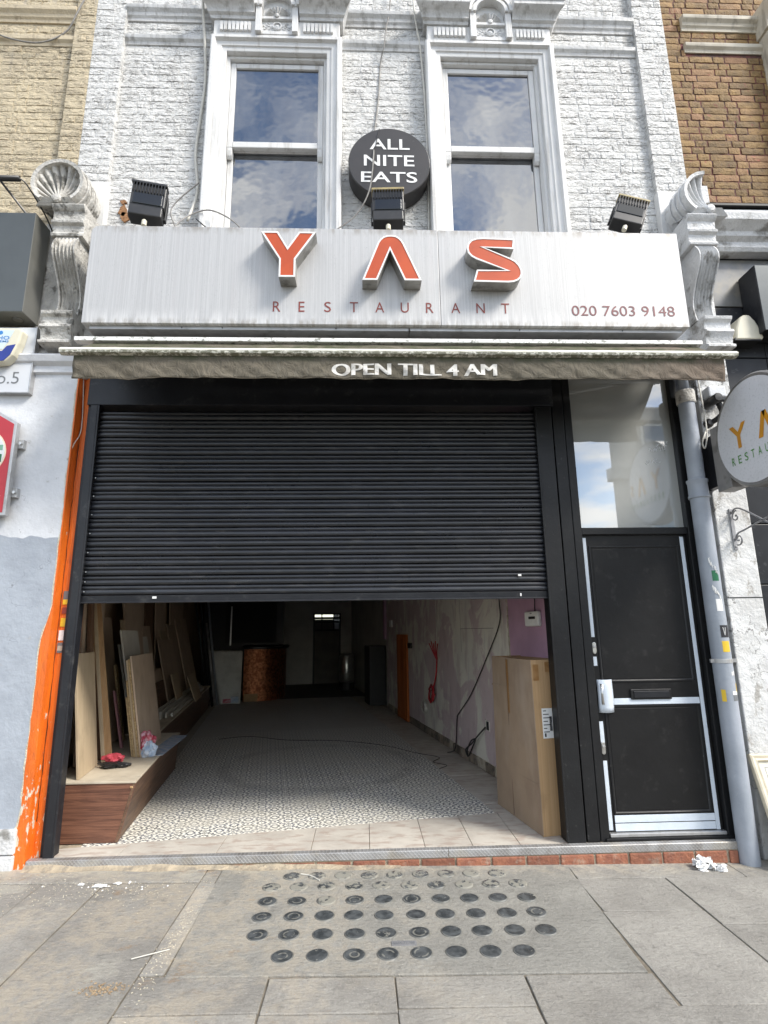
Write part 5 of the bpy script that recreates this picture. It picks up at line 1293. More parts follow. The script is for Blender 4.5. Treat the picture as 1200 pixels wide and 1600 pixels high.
# awning
aw = thing('awning', (.29, -.3, 3.2), 'retracted olive brown canvas awning with a mossy white front rail', 'awning')
m = MB(); m.box(-2.115, 2.60, -.315, -.25, 3.660, 3.693); m.build('back_rail', 'rail', aw, bevel=.004)
m = MB(); m.tube([(-2.05, -.15, 3.64), (2.55, -.15, 3.64)], .045, 12); m.build('roller_tube', 'alu_plain', aw, smooth=True)
def ctop(u, v):
    x = -1.99+4.56*u; y = -.28-.31*v
    return (x, y, 3.658-.225*v-.012*math.sin(math.pi*v)+.006*math.sin(x*9+v*3)*math.sin(math.pi*v)+.004*math.sin(x*23-v*6)*math.sin(math.pi*v))
m = MB(); m.grid(ctop, 120, 12); m.build('canopy', 'canvas', aw, smooth=True, recalc=False)
m = MB(); m.prism_x([(-.632, 3.395), (-.638, 3.42), (-.62, 3.437), (-.575, 3.437), (-.57, 3.40), (-.60, 3.388)], -2.025, 2.622); m.build('front_rail', 'rail_mossy', aw, bevel=.003)
def vy(x, z):
    t = (3.392-z)/.16
    return -.598+t*(.006*math.sin(x*7.3+1)+.005*math.sin(x*17+z*30)+.004*math.sin(x*31-z*55+2)+.008*math.sin(x*2.9))+.004*math.sin(x*43+z*70)*t
def val(u, v):
    x = -1.94+4.475*u; zb = 3.229+.003*math.sin(x*4.1)+.0015*math.sin(x*13); z = 3.392+(zb-3.392)*v
    return (x, vy(x, z), z)
m = MB(); m.grid(val, 220, 12); o = m.build('valance', 'canvas', aw, smooth=True); o.modifiers.new('solid', 'SOLIDIFY').thickness = .0025
m = MB(); m.tube([(-1.94+4.475*i/110, vy(-1.94+4.475*i/110, 3.232), 3.229+.003*math.sin((-1.94+4.475*i/110)*4.1)+.0015*math.sin((-1.94+4.475*i/110)*13)) for i in range(111)], .004, 5); m.build('hem', 'canvas', aw, smooth=True)
va = o
lettering('OPEN TILL 4 AM', 'lettering', 'awning_text', va, -.212, .912, 3.252, 3.336, 0, bold=.013, fn=lambda x, z: (x, vy(x, z+.004*math.sin(x*9))-.0052, z+.004*math.sin(x*9)))
for x, d in ((-1.55, 1), (2.1, -1)):
    m = MB(); m.tube([(x, -.10, 3.56), (x+.85*d, -.30, 3.47), (x+.1*d, -.575, 3.41)], .02, 8); m.build('folding_arm', 'alu_plain', aw)
# floodlights on top of the sign
def flood(name_label, loc, rx, ry, rz, rim, sc=1.0, lean=0):
    t = thing('floodlight', loc, name_label, 'floodlight', 'floodlights along the top of the shop sign')
    rot = Matrix.Rotation(rz, 4, 'Z') @ Matrix.Rotation(ry, 4, 'Y') @ Matrix.Rotation(rx, 4, 'X')
    def put(m, name, mat, bev=.004):
        m.v = [tuple(Vector(loc)+(rot @ (Vector(v)*sc))) for v in m.v]; return m.build(name, mat, t, bevel=bev)
    m = MB(); m.prism_x([(-.06, .10), (-.06, .285), (-.03, .30), (.04, .27), (.075, .20), (.06, .12), (.02, .095)], -.118, .118); put(m, 'housing', 'flood', .008)
    m = MB()
    for i in range(11): x = -.105+.021*i; m.box(x-.003, x+.003, -.074, -.058, .212, .296)
    put(m, 'cooling_fins', 'flood', 0)
    m = MB(); m.box(-.10, .10, -.066, -.058, .11, .205); put(m, 'glass', 'flood_glass')
    m = MB(); m.box(-.112, .112, -.078, .03, .0, .085); put(m, 'gear_box', 'flood', .008)
    m = MB(); m.box(-.128, -.120, -.02, .02, .04, .22); m.box(.120, .128, -.02, .02, .04, .22); m.box(-.128, .128, -.02, .02, .034, .042); put(m, 'bracket', 'flood', .002)
    m = MB(); m.box(-.122, .122, -.075, -.0, .288, .308); put(m, 'rim', rim, .004)
    m = MB(); m.lathe([(.018, -.06), (.018, -.02), (.012, -.012), (.001, -.01)], (0, -.05, -.01), n=12); put(m, 'swivel', 'alarm_cream', 0)
    return t
flood('black floodlight nearest the left shell, with wires at its side', (-1.71, -.22, 4.735), R(-5), R(2), R(10), 'flood', 1.1)
flood('black floodlight with a yellowed rim in front of the round sign', (.212, -.22, 4.725), R(-5), 0, R(-3), 'flood_cream', 1.08)
flood('tilted black floodlight nearest the right shell', (2.14, -.22, 4.735), R(-14), R(22), R(-8), 'flood_cream', 1.06)
# round ALL NITE EATS sign
ds = thing('round_sign', (.237, -.02, 5.13), 'round dark sign reading ALL NITE EATS between the two upper windows', 'sign')
MB().lathe([(.340, .095), (.352, .085), (.352, -.075), (.346, -.083), (.001, -.083)], (.237, 0, 5.492), 'y', 64).build('disc', 'disc', ds, angle=30)
for s, x0, x1, z0, z1 in (('ALL', .07, .416, 5.618, 5.727), ('NITE', .019, .453, 5.449, 5.560), ('EATS', -.006, .474, 5.283, 5.390)):
    lettering(s, 'lettering', 'sign_white', ds, x0, x1, z0, z1, -.0862, offset=.012)
m = MB(); m.tube(smooth_path([(.155, -.087, 5.83), (.13, -.089, 5.7), (.105, -.09, 5.5), (.085, -.088, 5.3), (.07, -.085, 5.19)], 4), .004, 5); m.build('wire', 'wire_black', ds)
# cables across the front
cable('facade_cable', [(.30, .06, 7.7), (.27, .05, 7.33), (.24, .055, 7.15), (.215, .03, 6.9), (.18, .085, 6.75), (.16, .085, 6.4), (.13, .085, 6.1), (.11, .03, 5.86), (.10, -.12, 5.5), (.06, -.11, 5.17), (-.06, -.08, 4.95), (-.24, -.1, 4.78)], .006, 'wire_grey', 'grey cable running down the white wall and over the round sign')
cable('facade_cable', [(-1.50, .0, 7.7), (-1.47, -.03, 7.36), (-1.46, .02, 7.1), (-1.45, .06, 6.9), (-1.43, .08, 6.5), (-1.45, .08, 6.1), (-1.47, .08, 5.7), (-1.43, .07, 5.3), (-1.47, .0, 4.95)], .013, 'wire_white', 'thick painted cable beside the left window frame')
cable('facade_cable', [(-1.40, .02, 5.35), (-1.62, .03, 5.1), (-1.55, -.05, 4.83), (-1.60, -.12, 4.68)], .006, 'wire_grey', 'thin cable curling behind the left floodlight')
cable('facade_cable', [(-1.55, -.15, 4.70), (-1.49, -.1, 4.86), (-1.40, -.04, 4.99), (-1.27, -.04, 5.02), (-1.10, -.05, 4.93), (-.95, -.08, 4.77), (-.8, -.12, 4.66)], .006, 'wire_grey', 'grey cable arching from the left floodlight over the window frame')
cable('facade_cable', [(-1.40, .0, 4.97), (-1.30, -.05, 4.85), (-1.15, -.1, 4.68)], .005, 'wire_black', 'short dark cable slanting below the left window')
cable('facade_cable', [(-2.05, -.27, 4.50), (-2.04, -.28, 4.60), (-1.98, -.25, 4.645), (-1.8, -.2, 4.65), (-1.4, -.22, 4.645), (-.6, -.2, 4.64), (.2, -.2, 4.645), (1.2, -.2, 4.64), (2.1, -.2, 4.645), (2.48, -.2, 4.63)], .012, 'wire_black', 'black cable lying along the top edge of the shop sign')
cable('facade_cable', [(.50, -.02, 7.7), (.50, .0, 7.35), (.53, .04, 7.1), (.56, .07, 6.9), (.585, .07, 6.3), (.59, .07, 5.6), (.58, .07, 4.9)], .009, 'wire_white', 'painted cable along the left edge of the right window')
# exposed brick patch
rnd_ = random.Random(4)
for (bx, bz, bw, bh) in ((-2.055, 5.115, .040, .055), (-2.03, 5.05, .045, .05), (-2.06, 5.20, .03, .02)):
    poly = [(bx+bw*rnd_.uniform(.6, 1.25)*math.cos(2*math.pi*i/14), bz+bh*rnd_.uniform(.6, 1.25)*math.sin(2*math.pi*i/14)) for i in range(14)]
    MB().prism_y(poly, .084, .1).build('bare_brick', 'raw_brick', bld)
# downpipe
dn = thing('downpipe', (2.552, -.08, -.03), 'grey painted downpipe with stickers between the door and the right pilaster', 'downpipe')
pc = (2.552, -.085)
MB().lathe([(.0645, -.03), (.0645, 2.52)], (*pc, 0), n=28).build('lower_pipe', 'pipe', dn, angle=40)
MB().lathe([(.067, 2.50), (.075, 2.505), (.075, 2.52), (.070, 2.53), (.070, 2.62), (.075, 2.63), (.075, 2.645), (.066, 2.65)], (*pc, 0), n=28).build('collar', 'pipe', dn, angle=40)
MB().lathe([(.060, 2.64), (.060, 3.38)], (*pc, 0), n=28).build('upper_pipe', 'pipe', dn, angle=40)
MB().lathe([(.066, 3.27), (.070, 3.28), (.070, 3.36), (.066, 3.375), (.05, 3.38)], (*pc, 0), n=28).build('cap', 'stone_dirty', dn, angle=40)
MB().lathe([(.035, 3.37), (.035, 3.80)], (*pc, 0), n=12).build('inlet', 'pipe', dn, smooth=True)
m = MB(); m.lathe([(.0655, 1.298), (.068, 1.30), (.068, 1.325), (.0655, 1.327)], (*pc, 0), n=28); m.box(2.462, 2.49, -.10, -.085, 1.30, 1.325); m.box(2.616, 2.66, -.09, -.075, 1.30, 1.325); m.build('clip', 'alu_plain', dn)
def curved(name, mat, a0, a1, z0, z1, r=.0655, par=None):
    m = MB(); m.grid(lambda u, v: (pc[0]+r*math.cos(R(a0+(a1-a0)*u)), pc[1]+r*math.sin(R(a0+(a1-a0)*u)), z0+(z1-z0)*v), 6, 1); return m.build(name, mat, par or dn, smooth=True)
for a0, a1, z0, z1, mt in ((-112, -70, 1.875, 1.95, 'green_dark'), (-110, -70, 1.66, 1.745, 'paper'), (-108, -48, 1.475, 1.56, 'ink'), (-108, -60, 1.375, 1.45, 'yellow_print'), (-75, -62, 1.215, 1.24, 'paper'), (-58, -46, 1.215, 1.245, 'paper'), (-50, -34, 1.10, 1.16, 'yellow_print'), (-85, -40, 1.045, 1.085, 'text_grey'), (-85, -42, 1.085, 1.11, 'paper'), (-150, -125, 1.04, 1.12, 'yellow_print')):
    curved('sticker', mt, a0, a1, z0, z1)
for a0, a1, z0, z1 in ((-92, -84, 1.49, 1.545), (-84, -76, 1.49, 1.545)):
    m = MB(); A, B = (a0 if a0 < -90 else a1), -84
    m.tube([(pc[0]+.0664*math.cos(R(A)), pc[1]+.0664*math.sin(R(A)), z1), (pc[0]+.0664*math.cos(R(B)), pc[1]+.0664*math.sin(R(B)), z0)], .0025, 4); m.build('printed_v', 'paper', dn)
def scrib(z, n, mat, a=-118, da=6):
    m = MB()
    for i in range(n):
        p = []
        for k in range(5):
            aa = R(a+da*i+random.uniform(-3, 7)); p.append((pc[0]+.0658*math.cos(aa), pc[1]+.0658*math.sin(aa), z-.012*i+random.uniform(-.025, .025)))
        m.tube(smooth_path(p, 4), .0022, 4)
    m.build('marker_scrawl', mat, dn)
scrib(2.02, 8, 'paper'); scrib(1.83, 7, 'paper')
# cctv camera
cc_ = thing('cctv_camera', (2.74, -.06, 3.13), 'small black dome camera on a bracket at the top of the white pilaster', 'camera')
m = MB(); m.lathe([(.001, -.13), (.03, -.128), (.036, -.12), (.036, .04), (.03, .05)], (2.725, -.10, 3.27), 'y', 20); m.build('camera_body', 'black', cc_, angle=40)
m = MB(); m.tube([(2.70, -.14, 3.275), (2.86, -.12, 3.30)], .022, 10); m.build('visor', 'black', cc_, smooth=True)
m = MB(); m.tube(smooth_path([(2.80, -.10, 3.28), (2.83, -.09, 3.2), (2.79, -.07, 3.15), (2.75, -.02, 3.13)], 5), .022, 8); m.build('arm', 'black', cc_, smooth=True)
m = MB(); m.lathe([(.036, -.02), (.036, -.045), (.02, -.06)], (2.745, 0, 3.13), 'y', 16); m.build('base', 'black', cc_)
box('conduit_box', 'render_wall', cc_, 2.74, 2.88, -.10, -.02, 3.33, 3.42, .01)
cable('facade_cable', [(2.69, -.05, 3.75), (2.665, -.10, 3.45), (2.655, -.13, 3.2), (2.64, -.15, 3.0), (2.60, -.165, 2.88), (2.585, -.165, 2.92), (2.63, -.15, 3.01), (2.72, -.05, 3.07), (2.85, -.04, 3.10), (2.93, -.05, 3.08)], .006, 'wire_white', 'loose white cable looping round the top of the downpipe')
# scroll bracket
sb = thing('scroll_bracket', (2.82, -.02, 2.13), 'wrought iron scroll bracket with no sign on the white pilaster', 'bracket')
m = MB(); m.box(2.806, 2.836, -.03, -.019, 2.115, 2.435); m.build('wall_plate', 'iron', sb, bevel=.003)
for i in range(2): MB().lathe([(.008, 0), (.006, -.006), (.001, -.007)], (2.821, -.03, 2.14+.27*i), 'y', 8).build('bolt', 'alu_plain', sb)
def spiral(c, r0, turns, s, n=26, ph=0): return [(2.822, c[0]+s*r0*(1-t/n)*math.cos(ph+2*math.pi*turns*t/n), c[1]+r0*(1-t/n)*math.sin(ph+2*math.pi*turns*t/n)) for t in range(n)]
m = MB(); m.tube(smooth_path([(2.822, -.03, 2.40), (2.822, -.08, 2.425), (2.822, -.16, 2.40), (2.822, -.34, 2.29), (2.822, -.60, 2.13)], 5), .007, 6); m.tube(spiral((-.075, 2.365), .045, 1.3, -1, ph=1.2), .006, 6); m.build('upper_scroll', 'iron', sb, smooth=True)
m = MB(); m.tube(smooth_path([(2.822, -.03, 2.19), (2.822, -.07, 2.235), (2.822, -.15, 2.25), (2.822, -.34, 2.285), (2.822, -.60, 2.33)], 5), .007, 6); m.tube(spiral((-.07, 2.19), .045, 1.3, -1, ph=4.2), .006, 6); m.build('lower_scroll', 'iron', sb, smooth=True)
m = MB(); m.tube(spiral((-.50, 2.235), .05, 1.4, 1), .006, 6); m.build('end_curl', 'iron', sb, smooth=True)
# projecting round lightbox
ro = thing('projecting_sign', (2.68, -.6, 2.47), 'round white projecting lightbox with amber and green lettering', 'sign')
yc, zc, rad = -.648, 2.845, .375
m = MB(); m.lathe([(rad-.02, .0), (rad, -.004), (rad+.012, .012), (rad+.012, .118), (rad-.01, .13), (.001, .13)], (2.62, yc, zc), 'x', 64); m.build('rim', 'sign_grey_rim', ro, angle=35)
m = MB(); m.lathe([(rad-.018, .0), (rad-.018, -.003), (.001, -.0035)], (2.6195, yc, zc), 'x', 64); m.build('acrylic_face', 'acrylic', ro)
def onx(s, name, mat, ya, yb, z0, z1, offset=0): return lettering(s, name, mat, ro, 0, ya-yb, z0, z1, 0, offset=offset, fn=lambda x, z: (2.6140, ya-x, z))
onx('Y', 'lettering', 'amber', -.432, -.602, 2.760, 2.930, .02)
for (ya, yb) in ((-.70, -.775), (-.855, -.775)):
    m = MB()
    w = .042 if ya > yb else -.042
    m.add([(2.614, ya, 2.76), (2.614, ya-w, 2.76), (2.614, yb-(w*.35), 2.93), (2.614, yb+w*.5, 2.93)], [(0, 1, 2, 3)])
    m.build('letter_stroke', 'amber', ro, recalc=False)
onx('S', 'lettering', 'amber', -.93, -.985, 2.79, 2.90, .02)
for i, c in enumerate('RESTAURANT'): onx(c, 'small_lettering', 'green_letter', -.415-.0655*i if i < 8 else -.415-.0655*i, -.447-.0655*i, 2.655-.000*i, 2.712)
box('mounting_box', 'sign_grey_rim', ro, 2.625, 2.745, -.36, -.205, 2.52, 3.01, .004)
box('back_plate', 'black_metal', ro, 2.66, 2.72, -.205, -.018, 2.58, 2.98, .002)
# ------------------------------------------------------------------ the building on the left
lb = thing('yellow_building', (-3.2, .2, 0), 'neighbouring building of yellow painted brick with moulded bands', 'building')
m = MB(); m.box(-6.5, -2.64, .10, .42, 3.6, 9.2); m.box(-2.64, -2.46, .05, .42, 3.3, 9.2); m.box(-6.5, -3.6, -.05, .42, -.1, 3.7)
yw = m.build('brick_wall', 'yellow_brick', lb)
lay([(-3.62, -2.645, 4.93, 7.62, .10), (-2.64, -2.465, 5.0, 7.62, .05)], None, 'yellow_brick', yw, [(-4, -2.6, 7.16, 7.25), (-4, -2.6, 6.9, 6.96)])
course('upper_band', -6.5, -2.645, big_prof(.102, 7.13), 'yellow_trim', lb); course('lower_band', -6.5, -2.645, small_prof(.102, 6.865), 'yellow_trim', lb)
cable('facade_cable', [(-3.6, .07, 7.15), (-3.35, .05, 6.95), (-3.1, .04, 6.85), (-2.9, .05, 6.86), (-2.72, .06, 7.0), (-2.62, .03, 7.2), (-2.5, .03, 7.6)], .007, 'wire_grey', 'grey cable sagging across the yellow painted wall')
gs = thing('grey_sign_box', (-3.1, -.1, 3.95), 'dark grey box sign on the neighbouring shop at the left', 'shop sign')
m = MB(); m.box(-4.2, -2.571, -.222, -.02, 3.945, 4.815); m.build('sign_case', 'grey_sign_side', gs, bevel=.004)
box('sign_face', 'grey_sign', gs, -4.2, -2.574, -.2245, -.221, 3.950, 4.810, 0)
MB().lathe([(.035, 3.944), (.035, 3.938), (.02, 3.936)], (-2.665, -.12, 0), n=16).build('downlight', 'steel', gs)
pl2 = thing('picture_light', (-2.9, -.3, 4.82), 'black tubular sign light on thin arms above the grey sign box', 'sign light')
m = MB(); m.tube([(-3.6, -.34, 5.02), (-2.655, -.34, 5.02)], .022, 12); m.build('tube', 'black', pl2, smooth=True)
m = MB(); m.tube([(-2.80, -.34, 5.0), (-2.66, -.20, 4.82)], .009, 6); m.build('arm', 'black', pl2); m = MB(); m.tube(smooth_path([(-2.655, -.34, 5.02), (-2.62, -.30, 5.0), (-2.55, -.15, 4.86), (-2.52, -.05, 4.75)], 4), .006, 6); m.build('lead', 'black', pl2)
np_ = thing('number_sign', (-2.8, -.1, 3.33), 'white square sign panel lettered No.5 under the grey sign box', 'sign')
m = MB(); m.box(-3.5, -2.508, -.125, -.082, 3.335, 3.872); m.build('panel', 'panel_white', np_, bevel=.003)
m = MB(); m.box(-2.512, -2.503, -.129, -.08, 3.330, 3.877); m.box(-3.5, -2.512, -.129, -.08, 3.330, 3.339); m.build('edge_trim', 'alu_plain', np_, bevel=.002)
lettering('No.5', 'lettering', 'text_grey', np_, -2.86, -2.592, 3.405, 3.500, -.1265, offset=-.004)
la = thing('alarm_box', (-2.75, -.15, 3.53), 'cream and blue alarm box lettered in blue on the white sign panel', 'alarm box')
ap = [(-2.595, 3.800), (-2.612, 3.70), (-2.645, 3.60), (-2.70, 3.545), (-2.78, 3.535), (-2.90, 3.54), (-2.96, 3.60), (-3.0, 3.70), (-3.02, 3.80), (-2.98, 3.825), (-2.62, 3.822)]
ap = [(x+.035, z) for x, z in ap]
MB().prism_y(ap, -.205, -.125).build('case', 'cream', la, bevel=.014)
bp = [(-2.645, 3.675), (-2.672, 3.645), (-2.98, 3.645), (-3.0, 3.67), (-2.955, 3.59), (-2.90, 3.55), (-2.78, 3.544), (-2.70, 3.553), (-2.66, 3.595)]
MB().prism_y([(-2.598, 3.685), (-2.66, 3.672), (-2.69, 3.63), (-2.93, 3.63), (-2.96, 3.685), (-2.945, 3.605), (-2.90, 3.555), (-2.76, 3.545), (-2.67, 3.553), (-2.628, 3.60)], -.2075, -.2).build('blue_band', 'blue_dark', la)
MB().prism_y([(-2.62, 3.800), (-2.664, 3.690), (-2.69, 3.645), (-2.92, 3.645), (-2.95, 3.69), (-2.965, 3.80)], -.2072, -.2).build('label_panel', 'screen_blue', la)
lettering('ECHO', 'lettering', 'blue_print', la, -2.805, -2.648, 3.722, 3.752, -.2085, offset=.01)
lettering('SYSTEMS', 'lettering', 'blue_print', la, -2.80, -2.65, 3.700, 3.716, -.2085, offset=.01)
m = MB(); m.prism_y([(-2.716+.017*math.cos(R(30+60*i)), 3.779+.017*math.sin(R(30+60*i))) for i in range(6)], -.2085, -.207); m.build('emblem', 'blue_print', la)
rs = thing('red_sign', (-2.8, -.15, 2.38), 'red pointed sign with a white oval and green bars on brackets', 'sign')
RP = [(-2.533, 2.383), (-2.533, 3.081), (-2.76, 3.215), (-3.0, 3.215), (-3.23, 3.081), (-3.23, 2.383)]
MB().prism_y(RP, -.165, -.12).build('sign_edge', 'alu_plain', rs, bevel=.004)
MB().prism_y(offset_poly(RP, .022), -.168, -.163).build('sign_face', 'red_sign', rs)
ec, ez = -2.86, 2.845
MB().prism_y(arc(ec, ez, .278, 0, 360, 48, .222)[:-1], -.1705, -.166).build('oval_rim', 'gilt', rs)
MB().prism_y(arc(ec, ez, .268, 0, 360, 48, .213)[:-1], -.173, -.169).build('oval', 'panel_white', rs)
box('green_bar', 'green_mid', rs, -3.0, -2.606, -.1745, -.172, 2.865, 2.905, 0); box('green_bar', 'green_dark', rs, -3.0, -2.607, -.1745, -.172, 2.775, 2.835, 0)
lettering('PHARMACY', 'lettering', 'panel_white', rs, -3.17, -2.592, 2.455, 2.51, -.1695) if False else lettering('Y', 'lettering', 'panel_white', rs, -2.628, -2.580, 2.462, 2.525, -.1695)
for z in (2.93, 2.56):
    box('bracket', 'alu_plain', rs, -2.56, -2.50, -.12, -.078, z-.035, z+.035, .003); MB().lathe([(.011, -.13), (.011, -.118), (.008, -.115)], (-2.512, -.01, z), 'y', 8).build('bolt', 'steel', rs)
# ------------------------------------------------------------------ the building on the right
rb = thing('brown_brick_building', (3.5, .2, 0), 'neighbouring building of brown stock brick with cream mouldings and black shopfront', 'building')
m = MB(); m.box(2.93, 7, .10, .42, 4.9, 9.2); bw_ = m.build('brick_wall', 'brown_mortar', rb)
lay([(2.935, 4.16, 5.09, 7.8, .10)], None, 'brown_brick', bw_, [(3.14, 4.2, 7.26, 7.4), (3.14, 4.2, 7.0, 7.08), (3.92, 4.3, 4.9, 7.5)], proud=.007, joint=.015)
course('upper_band', 3.13, 3.88, big_prof(.098, 7.245), 'cream_trim', rb); course('lower_band', 3.13, 3.9, small_prof(.098, 6.985), 'cream_trim', rb)
m = MB(); m.box(3.90, 5.2, -.02, .2, 4.9, 7.15); m.box(3.92, 5.2, -.045, .2, 4.9, 7.12); m.build('window_surround', 'cream_trim', rb, bevel=.008)
m = MB(); m.prism_x([(.1, 7.15), (-.05, 7.15), (-.06, 7.22), (-.10, 7.27), (-.13, 7.30), (-.13, 7.34), (-.16, 7.38), (-.16, 7.45), (.1, 7.47)], 3.88, 5.2); m.build('window_cornice', 'cream_trim', rb, bevel=.004)
m = MB(); m.prism_x([(.1, 4.72), (.0, 4.72), (-.02, 4.75), (-.02, 4.80), (-.06, 4.83), (-.065, 4.87), (-.10, 4.90), (-.14, 4.93), (-.15, 4.99), (-.12, 5.04), (.1, 5.06)], 2.98, 7); m.build('shop_cornice', 'stone_white', rb, bevel=.003)
m = MB(); m.box(2.9, 7, -.15, .12, 5.055, 5.075); m.build('lead_flashing', 'black_rubber', rb)
m = MB(); m.box(3.0, 7, .12, .42, -.2, 4.9); m.build('shopfront_core', 'black_rubber', rb)
box('fascia_panel', 'grey_panel', rb, 3.02, 5.0, .085, .12, 4.245, 4.70, .004)
z = 4.235
for k in range(9):
    h = .475 if k < 8 else .5
    for i, (a, b) in enumerate(((3.004, 3.41), (3.416, 4.0))):
        if z-h < -.1 and k > 8: continue
        MB().box(a, b, .09+random.uniform(0, .004), .12, z-h+.008, z).build('tile', 'black_tile', rb, bevel=.004)
    z -= h
gb = thing('side_sign_box', (3.6, -.1, 3.7), 'dark grey box sign at the right edge above the cream alarm', 'shop sign')
m = MB(); m.box(3.27, 4.4, -.12, .08, 3.90, 4.50); m.build('sign_case', 'black_metal', gb, bevel=.005); box('sign_face', 'grey_sign', gb, 3.275, 4.4, -.1235, -.119, 3.905, 4.495, 0)
ra = thing('siren_box', (3.2, -.0, 3.85), 'plain cream bell box with a curved top on the black tiles', 'alarm box')
P = [(3.055, 3.865), (3.075, 3.97), (3.115, 4.065), (3.15, 4.09), (3.20, 4.09), (3.24, 4.04), (3.275, 3.965), (3.292, 3.89), (3.285, 3.868)]
P = [(x+.012, z-.01) for x, z in P]
MB().prism_y(P, -.055, .09).build('case', 'alarm_cream', ra, bevel=.012, angle=50)
MB().prism_y([(x*.97+.095, z-.012) for x, z in ((3.06, 3.862), (3.06, 3.885), (3.29, 3.885), (3.285, 3.862))], -.05, .09).build('louvre_base', 'black', ra)
# ------------------------------------------------------------------ on the pavement
pf_ = thing('framed_picture', (2.85, -.2, -.03), 'cream picture frame leaning against the white pilaster', 'picture frame')
rotf = Matrix.Rotation(R(-19), 4, 'X'); base = Vector((2.69, -.285, PZ(2.69)))
base = Vector((2.66, -.30, PZ(2.66)-.02))
def putf(m, name, mat, bev=.003):
    m.v = [tuple(base+(rotf @ Vector(v))) for v in m.v]; return m.build(name, mat, pf_, bevel=bev)
m = MB()
for a, b in ((.0, 0), ): m.frame(0, .62, .0, .73, [(0, .02), (0, -.012), (.012, -.018), (.03, -.010), (.042, -.016), (.05, .004), (.05, .02)], bottom=True)
putf(m, 'moulding', 'gilt', 0)
m = MB(); m.frame(.05, .57, .05, .68, [(0, .004), (.055, .004), (.058, .008), (.06, .008)], bottom=True); putf(m, 'mount', 'mount', 0)
m = MB(); m.box(.105, .515, .007, .01, .105, .625); putf(m, 'print', 'print', 0)
m = MB(); m.frame(.085, .535, .085, .645, [(0, .0035), (.004, .0035)], bottom=True); putf(m, 'ruled_line', 'text_grey', 0)
ts = thing('tissue', (2.2, -.17, PZ(2.2)), 'crumpled white tissue on the pavement by the brick step', 'tissue')
def tissue(name, c, r, sd):
    rnd = random.Random(sd); m = MB()
    for k in range(7):
        ax = Vector((rnd.uniform(-1, 1), rnd.uniform(-1, 1), rnd.uniform(-.2, 1))).normalized(); q_ = ax.to_track_quat('Z', 'Y')
        o = Vector((rnd.uniform(-r, r)*.6, rnd.uniform(-r, r)*.4, rnd.uniform(.1, .7)*r))
        ph = [rnd.uniform(0, 6) for _ in range(4)]
        def fn(u, v):
            x, y = (u-.5)*1.5*r, (v-.5)*1.2*r
            p = o+q_ @ Vector((x, y, r*.28*(math.sin(7*u+ph[0]+3*v)+math.sin(9*v+ph[1]-4*u)*.8+.5*math.sin(17*u+ph[2])*math.sin(13*v))))
            return (c[0]+p.x, c[1]+p.y, max(c[2]+.003, c[2]+p.z))
        m.grid(fn, 9, 9)
    return m.build(name, 'tissue', ts, recalc=False)
tissue('main_clump', (2.175, -.165, PZ(2.18)), .058, 3); tissue('torn_piece', (2.272, -.19, PZ(2.27)), .036, 8)
def stick(pts, r, label, mat='wire_white'): return tag(MB().tube(pts, r, 6).build('straw', mat), label, 'straw')
stick([(TX(-1.110), TY(-1.02), PZ(-1.083)+.006), (TX(-.957), TY(-.943), PZ(-.934)+.006)], .0025, 'straight white drinking straw lying on the paving left of the glass lights')
stick(smooth_path([(-.403, -.20, PZ(-.40)+.006), (-.34, -.225, PZ(-.34)+.006), (-.28, -.29, PZ(-.28)+.006)], 4), .004, 'bent white straw on the top corner of the glass lights')
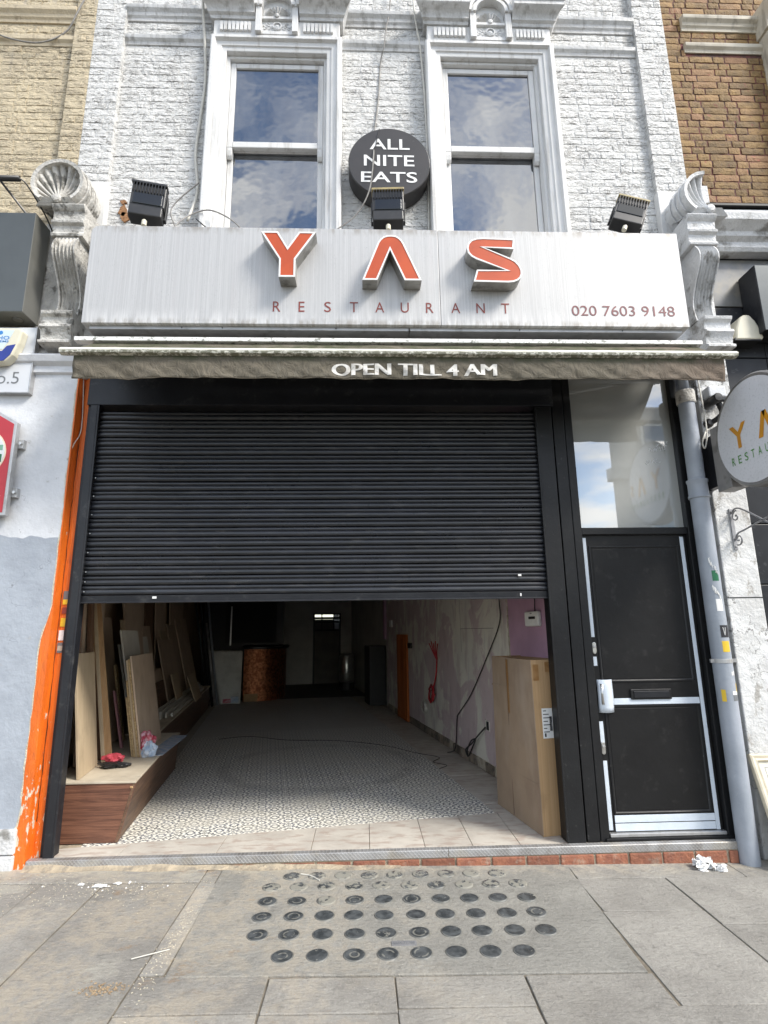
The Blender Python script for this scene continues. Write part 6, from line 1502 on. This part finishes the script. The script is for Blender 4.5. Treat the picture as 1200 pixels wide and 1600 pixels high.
# crumbs of plaster and sawdust
def crumbs(name, mat, cx, cy, sx, sy, n, smin, smax, sd):
    rnd = random.Random(sd); m = MB()
    for _ in range(n):
        x, y, s = TX(rnd.gauss(cx, sx)), min(-.095, TY(rnd.gauss(cy, sy))), rnd.uniform(smin, smax); z = PZ(x)+.001
        a = rnd.uniform(0, 6); w = s*rnd.uniform(.5, 1.5)
        m.add([(x+w*math.cos(a), y+w*math.sin(a), z), (x+s*math.cos(a+2), y+s*math.sin(a+2), z), (x+s*math.cos(a+4), y+s*math.sin(a+4), z), (x, y, z+s*.8)], [(0, 1, 3), (1, 2, 3), (2, 0, 3), (0, 2, 1)])
    o = m.build(name, mat); o['kind'] = 'stuff'; o['label'] = 'scattered crumbs on the pavement'
crumbs('sawdust', 'sawdust', -1.15, -1.235, .05, .022, 150, .002, .007, 1)
crumbs('plaster_crumbs', 'paper', -1.6, -.24, .16, .03, 16, .003, .012, 2)
crumbs('sand_grains', 'orange_raw', -1.7, -.25, .45, .14, 700, .0015, .005, 4)
crumbs('stone_chips', 'sawdust', -.6, -.9, .5, .3, 160, .0015, .004, 5)
crumbs('joint_grit', 'orange_raw', -.97, -.8, .03, .3, 300, .0015, .005, 6)
for i, (x, y, s) in enumerate(((-1.62, -.24, .035), (-1.52, -.21, .02), (-1.74, -.22, .016))):
    tag(crumple('plaster_flake', 'paper', None, (TX(x), TY(y), PZ(TX(x))+.006), s, s*.5, .006, .3, 20+i), ('largest white plaster flake on the paving before the bench', 'small white flake right of the largest one', 'small white flake left of the largest one')[i], 'plaster flake', 'plaster flakes on the paving')
# ------------------------------------------------------------------ the building across the street (seen in the transom glass)
ob = thing('opposite_building', (16, -21, 0), 'tall pale terrace across the street mirrored in the glass over the door', 'building')
m = MB(); m.prism_z([(10.6, -18), (26, -18), (26, -32), (18.2, -32)], -1, 11.0); m.build('walls', 'opp', ob)
for z in (7.6, 10.2): 
    m = MB(); m.prism_x([(-18, z), (-17.75, z+.1), (-17.6, z+.35), (-17.5, z+.5), (-18, z+.55)], 10.35, 26); m.build('cornice', 'opp_trim', ob)
for i in range(5):
    for z in (4.6, 8.2):
        f = MB().box(12+2.8*i, 13.3+2.8*i, -17.98, -17.9, z, z+2).build('window_frame', 'opp_trim', ob); MB().box(12.12+2.8*i, 13.18+2.8*i, -17.895, -17.88, z+.12, z+1.88).build('pane', 'pane', f)
